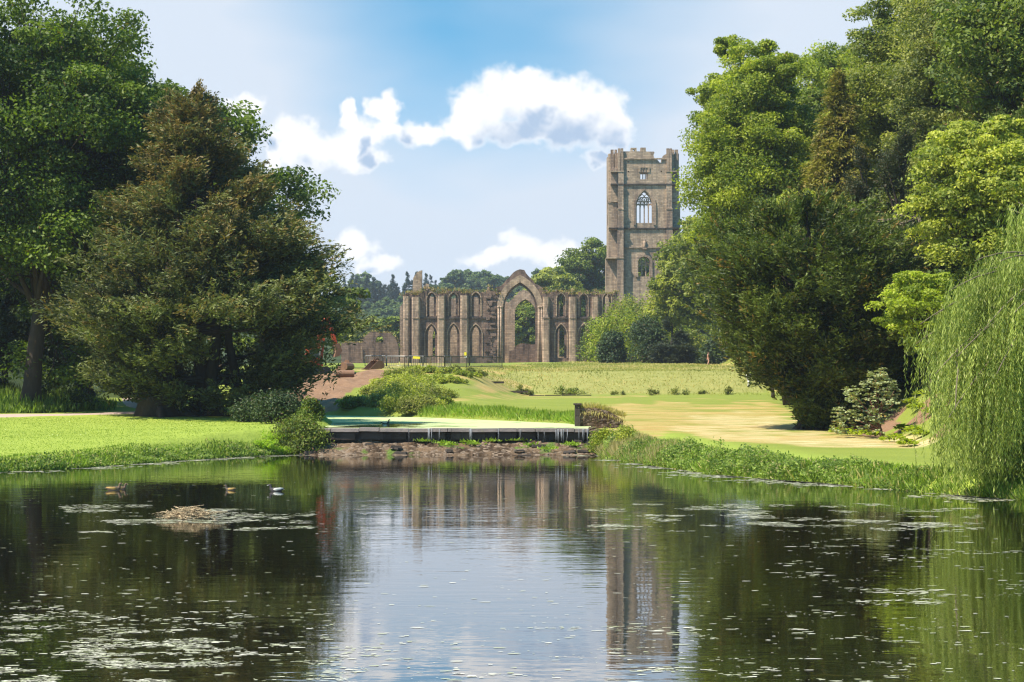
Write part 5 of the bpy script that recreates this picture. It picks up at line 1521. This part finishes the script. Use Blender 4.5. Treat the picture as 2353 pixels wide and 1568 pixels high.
# ------------------------------------------------------------------ weeping willow
wx, wd_ = 17.6, 60.5
willow = empty('weeping_willow', (wx, wd_, gz(wx, wd_)), 0, 'weeping willow trailing a pale green curtain into the pond on the right', 'tree')
rv = np.random.default_rng(91)
def wl(px, py, d): return np.array(at(px, py, d)) - np.array(willow.location)
arcs = []   # limb tips: px, py, depth of the arch's outer end and how low its curtain hangs
spec_w = [((2115, 745), 57.5, 1115), ((2150, 725), 59.5, 1010), ((2105, 790), 60, 900), ((2180, 670), 57, 1130), ((2215, 640), 60, 1120), ((2240, 600), 58, 1140), ((2270, 590), 61, 1130), ((2300, 600), 57, 1060), ((2340, 590), 58.5, 1090), ((2315, 480), 61.5, 860), ((2340, 465), 60.5, 900), ((2370, 520), 62, 1000), ((2200, 820), 56.5, 1140), ((2260, 760), 56, 1145), ((2150, 860), 56.5, 1110), ((2330, 720), 56.3, 1040), ((2180, 960), 55.8, 1140), ((2400, 600), 60, 1080), ((2450, 560), 61, 1080), ((2290, 860), 55.6, 1120), ((2210, 700), 62.5, 1000), ((2290, 660), 63, 1000), ((2350, 640), 63, 1040), ((2225, 980), 57, 1138), ((2165, 800), 61, 1100), ((2240, 880), 59, 1130)]
fork = np.array([.2, 0, 4.2]); ch = [(bend(rv, (0, 0, -.4), fork, 6, 0, .03), [.62, .42, .38, .36, .34, .3])]
LP, LA, LB, LT, LC_ = [], [], [], [], []
for (px, py), d, low in spec_w:
    tip = wl(px, py, d); base = fork + np.array([rv.normal() * .3, rv.normal() * .3, rv.uniform(0, 1.5)])
    k = 18; tt = np.linspace(0, 1, k)[:, None]
    top = (base + tip) / 2 + np.array([0, 0, .9 + abs(base[0] - tip[0]) * .16])
    cur = (1 - tt) ** 2 * base + 2 * tt * (1 - tt) * top + tt ** 2 * tip
    ch.append(([tuple(q) for q in cur[::2]] + [tuple(cur[-1])], list(np.linspace(.06, .010, 10))))
    lowz = wl(px, low, d)[2]
    ns = 105; tint_w = rv.uniform(-.22, .22)
    for s_ in range(ns):
        u_ = rv.uniform(.25, 1.0) ** .7; p0 = cur[min(k - 1, int(u_ * (k - 1)))] + rv.normal(size=3) * np.array([.20, .26, .10])
        end = max(lowz + (1 - u_) * 1.2 + abs(rv.normal()) * .9, -float(willow.location.z) + .04)
        Ln = max(.4, (p0[2] - end) * (1 if rv.random() < .62 else rv.uniform(.3, .9)))
        nl_ = int(Ln * 20); z_ = np.linspace(0, 1, nl_)
        ph = rv.uniform(0, 6.28); out_ = unit((tip - base)[None])[0]
        # the shoot leaves the limb outwards, then hangs plumb with a slight sway
        pts = np.stack([p0[0] + out_[0] * .35 * (1 - np.exp(-z_ * Ln * 1.6)) + .05 * np.sin(z_ * 5 + ph), p0[1] + out_[1] * .35 * (1 - np.exp(-z_ * Ln * 1.6)) + .05 * np.cos(z_ * 4 + ph), p0[2] + .05 * np.sin(z_ * 3) - z_ * Ln], 1)
        an = rv.uniform(0, 6.28, nl_); dv = unit(np.stack([np.cos(an) * .5, np.sin(an) * .5, -np.ones(nl_)], 1))
        hl = rv.uniform(.05, .10, nl_)[:, None]; wv = unit(np.cross(dv, rv.normal(size=(nl_, 3))))
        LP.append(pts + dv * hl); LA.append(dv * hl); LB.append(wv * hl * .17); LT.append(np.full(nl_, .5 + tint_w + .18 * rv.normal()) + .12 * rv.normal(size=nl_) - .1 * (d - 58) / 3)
        LC_.append((rv.random(nl_) < .02).astype(float))
cards('crown', np.concatenate(LP), np.concatenate(LA), np.concatenate(LB), np.concatenate(LT), np.concatenate(LC_), LM['willow'], willow)
bb_ = wl(2190, 822, 55.9); ch.append((bend(rv, wl(2200, 800, 57.5), wl(2195, 940, 55.6), 6, 0, .03), [.03, .028, .025, .02, .016, .008]))
limbs_mesh('trunk', ch, BARK_PALE, willow, 6)
shrub(2345, 58, 1.2, 1.2, LM['oak'], 'dark low bush on the bank under the right end of the willow', 305, n=5000, leaf=.05, lumps=12)

# ------------------------------------------------------------------ small things: barriers, buckets, digger, people, birds, nest
STEEL = flat_mat('galvanised_steel', (.34, .33, .32), .45, .5, .15, 6, .6)
DARKSTEEL = flat_mat('dull_steel', (.06, .058, .055), .5, .4, .2, 6, .4)


def barrier_mesh(parent, L, mat):
    m = MB()
    m.tube([(-L / 2, 0, .14), (-L / 2, 0, 1.02), (-L / 2 + .08, 0, 1.10), (L / 2 - .08, 0, 1.10), (L / 2, 0, 1.02), (L / 2, 0, .14)], .042, 6); m.tube([(-L / 2, 0, .20), (L / 2, 0, .20)], .024, 6)
    m.build('frame', mat, parent, True)
    m = MB(); n = int(L / .27)
    for q in range(1, n): m.tube([(-L / 2 + L * q / n, 0, .2), (-L / 2 + L * q / n, 0, 1.10)], .017, 4)
    m.build('infill_bars', mat, parent)
    for s in (-1, 1):
        m = MB(); m.tube([(s * (L / 2 - .25), -.32, .02), (s * (L / 2 - .25), -.2, .08), (s * (L / 2 - .25), 0, .2), (s * (L / 2 - .25), .2, .08), (s * (L / 2 - .25), .32, .02)], .022, 5); m.build('foot', mat, parent, True)


def barrier_run(pts, mat, labels, group):
    for i in range(len(pts) - 1):
        a, b = pts[i], pts[i + 1]; c_ = (a + b) / 2; c_.z = gz(c_.x, c_.y)
        o = empty('crowd_barrier', c_, math.atan2((b - a).y, (b - a).x), labels[i], 'barrier', group); o.rotation_euler.y = -math.atan2(gz(b.x, b.y) - gz(a.x, a.y), (b - a).length)
        o.scale.z = 1.2
        barrier_mesh(o, (b - a).length - .08, mat)


barrier_run([on(929, 199), on(972, 197), on(1022, 200), on(1079, 212), on(1154, 221)], DARKSTEEL, ['dark metal crowd barrier, leftmost of the near row, half sunk in the shrubs', 'dark crowd barrier turned at an angle, second in the near row', 'dark crowd barrier left of the post with the yellow notice', 'dark crowd barrier at the right end of the near row'], 'near row of crowd barriers')
barrier_run([on(838, 222), on(888, 221), on(938, 220), on(988, 217), on(1036, 213)], STEEL, ['pale metal crowd barrier, leftmost of the far row behind the digger bucket', 'pale crowd barrier second from the left in the far row', 'pale crowd barrier behind the yellow sign in the far row', 'pale crowd barrier at the right end of the far row'], 'far row of crowd barriers')
YEL = flat_mat('yellow_board', (.80, .68, .04), .5, .3, .1); WHITE = flat_mat('white_board', (.75, .74, .70), .5, .3, .1)
t = empty('barrier_sign', at(957, 834, 197.4) + Vector((0, 0, 0)), 0, 'blank yellow board strapped to the top of a dark barrier', 'sign'); t.location.z = gz(t.location.x, 197.4) + 1.2
m = MB(); m.box((0, -.06, 0), (.70, .03, .24), 0, 0, .08); m.build('board', YEL, t)
t = empty('notice_post', on(1072, 210), 0, 'slim post with a small yellow and white notice among the barriers', 'sign post')
m = MB(); m.tube([(0, 0, -.2), (0, 0, 1.75)], .04, 6); m.build('post', DARKSTEEL, t); m = MB(); m.box((-.12, -.05, 1.58), (.24, .03, .34)); m.build('notice', YEL, t); m = MB(); m.box((-.12, -.05, 1.26), (.30, .03, .18)); m.build('lower_notice', WHITE, t)

RUST = flat_mat('rusty_brown_steel', (.19, .105, .065), .8, .3, .4, 3)


def bucket(loc, rz, sc, label):
    o = empty('digger_bucket', loc, rz, label, 'digger bucket'); o.scale = (sc,) * 3
    prof = [(-.95, .04), (-.55, .0), (.35, .02), (.72, .22), (.80, .55), (.62, .85), (.20, 1.0), (.05, .98)]
    m = MB(); k = len(prof); th = .05
    inner = [(x * .93, z * .92 + .05) for x, z in prof]
    for y0, y1 in ((-.85, .85),):
        vs = [(x, y, z) for y in (y0, y1) for x, z in prof] + [(x, y, z) for y in (y0, y1) for x, z in inner]
        fs = [(i, i + 1, k + i + 1, k + i) for i in range(k - 1)] + [(2 * k + i + 1, 2 * k + i, 3 * k + i, 3 * k + i + 1) for i in range(k - 1)] + [(0, k, 3 * k, 2 * k), (k - 1, 2 * k - 1 + 0, 4 * k - 1, 3 * k - 1)]
        m.add(vs, fs)
    m.build('shell', RUST, o)
    for y in (-.88, .88):
        m = MB(); m.prism(prof, [], y - .03, y + .03); m.build('side_plate', RUST, o)
    for q in range(5):
        m = MB(); m.box((-1.03, -.7 + q * .35, .05), (.24, .12, .07), 0, 0, 0); m.build('tooth', RUST, o)
    for y in (-.2, .2):
        m = MB(); m.prism([(-.1, .95), (.5, .9), (.42, 1.2), (.22, 1.3), (.05, 1.2)], [], y - .03, y + .03); m.build('hinge_lug', RUST, o)
    return o


bucket(on(860, 196, 0), .5, .92, 'rusty brown digger bucket lying on the dry grass above the bare earth')
bucket(on(793, 190, 0), -.4, .8, 'rusty digger bucket partly hidden by the right tip of the yew')
t = empty('steel_roller', on(793, 184, .32), .1, 'dull brown steel roller drum lying at the edge of the bare earth', 'roller')
m = MB(); m.tube([(-.85, 0, 0), (.85, 0, 0)], .34, 18); m.build('drum', RUST, t, False); m = MB(); m.tube([(-1.0, 0, 0), (1.0, 0, 0)], .06, 8); m.build('axle', DARKSTEEL, t)

RED = flat_mat('orange_red_paint', (.52, .075, .03), .45, .4, .15, 2); BLACK = flat_mat('black_rubber', (.03, .03, .03), .8, .2, .3, 5); GLASS = material('cab_glass', lambda k: principled(k, (.05, .06, .07), .08, .5))
t = empty('excavator', on(706, 186, 0), .35, 'orange-red tracked excavator on the bare earth behind the yew', 'excavator')
for y in (-.95, .95):
    m = MB(); oo = [(-1.6 + .38 * math.cos(q), .40 + .38 * math.sin(q)) for q in np.linspace(PI / 2, 3 * PI / 2, 7)] + [(1.6 + .38 * math.cos(q), .40 + .38 * math.sin(q)) for q in np.linspace(-PI / 2, PI / 2, 7)]
    m.prism(oo, [], y - .25, y + .25); m.build('track', BLACK, t)
m = MB(); m.box((-.2, 0, .95), (2.9, 2.0, .25)); m.box((-.95, 0, 1.5), (1.3, 2.0, .85), taper=.94); m.build('body', RED, t)
m = MB(); m.box((.35, -.55, 1.75), (1.15, .95, 1.5), taper=.9); cabo = m.build('cab', RED, t)
m = MB(); m.box((.42, -.56, 1.98), (1.0, 1.0, .75), taper=.92); m.build('window', GLASS, cabo)
m = MB(); m.prism([(.9, 1.2), (1.5, 1.2), (1.75, 3.6), (2.1, 5.0), (1.75, 5.35), (1.35, 4.9), (1.0, 3.2)], [], .15, .55); m.build('boom', RED, t)
m = MB(); m.prism([(1.7, 5.3), (2.2, 5.5), (3.0, 2.9), (2.75, 2.7), (2.4, 3.6)], [], .2, .5); st_ = m.build('stick', RED, t)
m = MB(); m.tube([(1.15, .1, 1.5), (1.5, .1, 3.2)], .08, 8); m.tube([(1.15, .62, 1.5), (1.5, .62, 3.2)], .08, 8); m.build('hydraulic_ram', STEEL, t)
m = MB(); m.prism([(2.6, 2.9), (3.1, 3.0), (3.35, 2.3), (3.1, 1.8), (2.6, 1.7), (2.75, 2.3)], [], -.1, .8); m.build('bucket', RUST, t)

# people: one continuous skinned body each, clothes over it
SKIN = flat_mat('skin', (.50, .28, .20), .6, .3, .1, 8)


def skinned(name, verts, edges, radii, mat, parent, rootv=0, sub=2):
    me = bpy.data.meshes.new(name); me.from_pydata(verts, edges, []); o = link(name, me, mat, parent)
    o.modifiers.new('skin', 'SKIN'); sl = me.skin_vertices[0].data if me.skin_vertices else None
    if sl is None:
        bm = bmesh.new(); bm.from_mesh(me); bm.verts.layers.skin.verify(); bm.to_mesh(me); bm.free(); sl = me.skin_vertices[0].data
    for i, r in enumerate(radii):
        sl[i].radius = r if hasattr(r, '__len__') else (r, r); sl[i].use_root = (i == rootv)
    s = o.modifiers.new('sub', 'SUBSURF'); s.levels = 1; s.render_levels = sub
    return o


def person(loc, rz, label, top, bottom, haircol, stride=.22, crouch=0.0, sc=1.0, shorts=False):
    p = empty('person', loc, rz, label, 'person'); p.scale = (sc,) * 3
    h = .92 - crouch; k = .48 - crouch * .35; fy = .10 + crouch * .4
    J = [(0, 0, h), (0, -.01 - crouch * .1, h + .25), (0, -.02 - crouch * .3, h + .48), (0, -.02 - crouch * .35, h + .57), (0, -.03 - crouch * .4, h + .66), (0, -.035 - crouch * .42, h + .76),
         (-.19, -.02 - crouch * .3, h + .46), (-.24, .02 - crouch * .3, h + .2), (-.22, -.10 - crouch * .4, h - .02), (-.22, -.15 - crouch * .4, h - .10), (.19, -.02 - crouch * .3, h + .46), (.24, .03 - crouch * .3, h + .2), (.23, -.06 - crouch * .4, h - .02), (.23, -.10 - crouch * .4, h - .10),
         (-.10, 0, h - .05), (-.11, -stride * .5 - fy, k), (-.11, -stride * .5 + .04, .09), (-.12, -stride * .5 - .12, .04), (.10, 0, h - .05), (.11, stride * .2 - fy * .6, k), (.11, stride * .9, .12), (.12, stride * .9 - .15, .05)]
    Ed = [(0, 1), (1, 2), (2, 3), (3, 4), (4, 5), (2, 6), (6, 7), (7, 8), (8, 9), (2, 10), (10, 11), (11, 12), (12, 13), (0, 14), (14, 15), (15, 16), (16, 17), (0, 18), (18, 19), (19, 20), (20, 21)]
    R = [(.15, .10), (.13, .09), (.15, .09), (.055, .055), (.085, .10), (.07, .085), .06, .045, .035, .03, .06, .045, .035, .03, .085, .06, .04, .045, .085, .06, .04, .045]
    skinned('body', J, Ed, R, SKIN, p)
    tj = [J[i] for i in (0, 1, 2, 6, 7, 10, 11)]; skinned('shirt', tj, [(0, 1), (1, 2), (2, 3), (3, 4), (2, 5), (5, 6)], [(.17, .12), (.155, .11), (.165, .105), .075, .06, .075, .06], top, p)
    lj = [J[i] for i in (0, 14, 15, 16, 18, 19, 20)]
    if shorts: skinned('shorts', lj[:3] + lj[4:6], [(0, 1), (1, 2), (0, 3), (3, 4)], [(.17, .12), .10, .085, .10, .085], bottom, p)
    else: skinned('trousers', lj, [(0, 1), (1, 2), (2, 3), (0, 4), (4, 5), (5, 6)], [(.17, .12), .10, .078, .06, .10, .078, .06], bottom, p)
    m = MB(); hx, hy, hz_ = J[4]; m.tube([(hx, hy + .03, hz_ - .05), (hx, hy + .045, hz_ + .05), (hx, hy + .03, hz_ + .14), (hx, hy, hz_ + .185)], [(.09, .08), (.115, .10), (.10, .09), (.02, .02)], 10); m.build('hair', flat_mat('hair', haircol, .7, .3, .2, 10), p, True)
    m = MB(); m.tube([(hx, hy - .10, hz_ + .05), (hx, hy - .135, hz_ + .01), (hx, hy - .10, hz_ - .01)], [.008, .018, .012], 6); m.build('nose', SKIN, p, True)
    for i in (17, 21): m = MB(); m.tube([(J[i][0], J[i][1] + .16, .05), (J[i][0], J[i][1] + .05, .055), (J[i][0], J[i][1] - .06, .04)], [.05, .055, .035], 8); m.build('shoe', BLACK, p, True)
    return p


WHITE_CLOTH = flat_mat('white_cloth', (.70, .68, .68), .9, .1, .08, 6); PINK = flat_mat('pinkish_cloth', (.50, .26, .20), .9, .1, .1, 6); HIVIS = flat_mat('orange_jacket', (.75, .20, .06), .8, .2, .1, 6); NAVY = flat_mat('dark_cloth', (.03, .035, .05), .9, .1, .2, 6)
person(on(1720, 204), .35, 'walker in white top and white trousers under the left boughs of the yew', WHITE_CLOTH, WHITE_CLOTH, (.20, .07, .03), .3)
person(on(1627, 272), 1.2, 'standing visitor whose bare legs show below the bush at the top of the meadow', PINK, PINK, (.08, .05, .03), .12, shorts=True)
person(on(1352, 384), -.4, 'crouching worker in an orange jacket at the foot of the church wall', HIVIS, NAVY, (.7, .7, .7), .12, .42)


# waterfowl
def duck(px, py, label, rz, sc=1.0, mat_c=(.10, .065, .04), z=0.0, belly=(.22, .18, .14), bill=(.35, .22, .06), zz=None):
    d = F * (CAMH - z) / (py - 905); o = empty('duck', ((px - 1176.5) * d / F, d, z - .02), rz, label, 'duck', 'ducks on the water'); o.scale = (sc,) * 3
    m = MB(); m.tube([(-.27, 0, .10), (-.23, 0, .09), (-.14, 0, .065), (0, 0, .06), (.11, 0, .065), (.165, 0, .10), (.17, 0, .16), (.175, 0, .205), (.20, 0, .225), (.23, 0, .225), (.245, 0, .22)],
                     [(.01, .008), (.035, .02), (.075, .06), (.10, .08), (.085, .075), (.045, .05), (.032, .035), (.034, .035), (.035, .034), (.022, .022), (.008, .010)], 12)
    def fn(k):
        tc = k.new('ShaderNodeTexCoord').outputs['Object']; n = k.noise(k.scale(tc, (18, 18, 30)), 1, 3, .6); s_ = k.new('ShaderNodeSeparateXYZ'); k.l.new(tc, s_.inputs[0])
        c = k.mix(n, tuple(q * .5 for q in mat_c), tuple(q * 1.7 for q in mat_c)); c = k.mix(k.smooth(s_.outputs[2], .055, .02), c, belly); return principled(k, c, .7, .3)
    m.build('body', material('plumage', fn), o, True)
    m = MB(); m.tube([(.238, 0, .220), (.262, 0, .212), (.29, 0, .206)], [(.015, .014), (.016, .008), (.010, .004)], 8); m.build('bill', flat_mat('bill', bill, .4, .4, .1), o, True)
    for s in (-1, 1):
        m = MB(); m.tube([(-.24, s * .02, .115), (-.14, s * .075, .10), (0, s * .098, .085), (.08, s * .085, .08)], [(.006, .01), (.012, .03), (.014, .045), (.004, .02)], 8); m.build('wing', o.children[0].data.materials[0], o, True)
    return o


duck(262, 1127, 'brown duck far left on the pond, one of a close pair', .25, 1.0)
duck(277, 1125, 'brown duck just behind the far-left one', .1, .85)
duck(529, 1127, 'small dark duck between the pair and the pale coot', PI - .2, .75, (.06, .045, .035))
duck(634, 1129, 'greyish water bird right of the small dark duck', PI + .1, .95, (.045, .04, .04), 0, (.10, .09, .09), (.5, .5, .45))
duck(886, 974, 'dark water bird on the duckweed above the weir', .2, 1.1, (.03, .03, .03), RIVER_Z, (.04, .04, .04), (.6, .55, .4))

# coot's nest of dry reeds
nd_ = F * CAMH / (1192 - 905); nest = empty('nest', ((435 - 1176.5) * nd_ / F, nd_, 0), 0, 'low heap of dry reed stems, a water bird nest, in the left of the pond', 'nest')
rn = np.random.default_rng(17); m = MB()
for q in range(300):
    an = rn.uniform(0, 6.28); r_ = .52 * rn.random() ** .6; c_ = Vector((math.cos(an) * r_, math.sin(an) * r_ * .8, .02 + .27 * (1 - (r_ / .54) ** 1.6) * rn.uniform(.4, 1)))
    th = an + PI / 2 + rn.normal() * .8; L_ = rn.uniform(.14, .40); dz_ = rn.normal() * .12 - r_ * .1
    dv = Vector((math.cos(th), math.sin(th), dz_)) * L_; m.tube([c_ - dv, c_ + Vector((0, 0, rn.uniform(0, .03))), c_ + dv], [.006, .008, .005], 4)
def straw(k):
    n = k.noise(k.new('ShaderNodeTexCoord').outputs['Object'], 28, 3, .7); return principled(k, k.mix(k.smooth(n, .38, .62), (.10, .06, .03), (.66, .52, .33)), .9, .1)
STRAW = material('dry_reed', straw); m.build('reed_heap', STRAW, nest)
for q in range(9):
    an = rn.uniform(-.5, .5) + (PI if q < 4 else 0); m = MB(); b_ = Vector((math.cos(an) * .42, math.sin(an) * .3, .07)); L_ = rn.uniform(.3, .6)
    m.tube([b_, b_ + Vector((math.cos(an) * L_ * .5, math.sin(an) * .1, .10)), b_ + Vector((math.cos(an) * L_, math.sin(an) * .2, rn.uniform(-.02, .12)))], [.007, .006, .003], 4); m.build('loose_stem', STRAW, nest)

# ------------------------------------------------------------------ air
haze_me = MB(); haze_me.box((0, 835, 55), (1860, 1850, 118))
hz = bpy.data.materials.new('haze'); hz.use_nodes = True; k = NT(hz.node_tree); o_ = k.new('ShaderNodeOutputMaterial'); pv = k.new('ShaderNodeVolumePrincipled')
pv.inputs['Color'].default_value = (.78, .88, 1.0, 1); pv.inputs['Density'].default_value = .00014; pv.inputs['Anisotropy'].default_value = .2; k.l.new(pv.outputs[0], o_.inputs['Volume'])
tag(haze_me.build('haze', hz), kind='stuff')
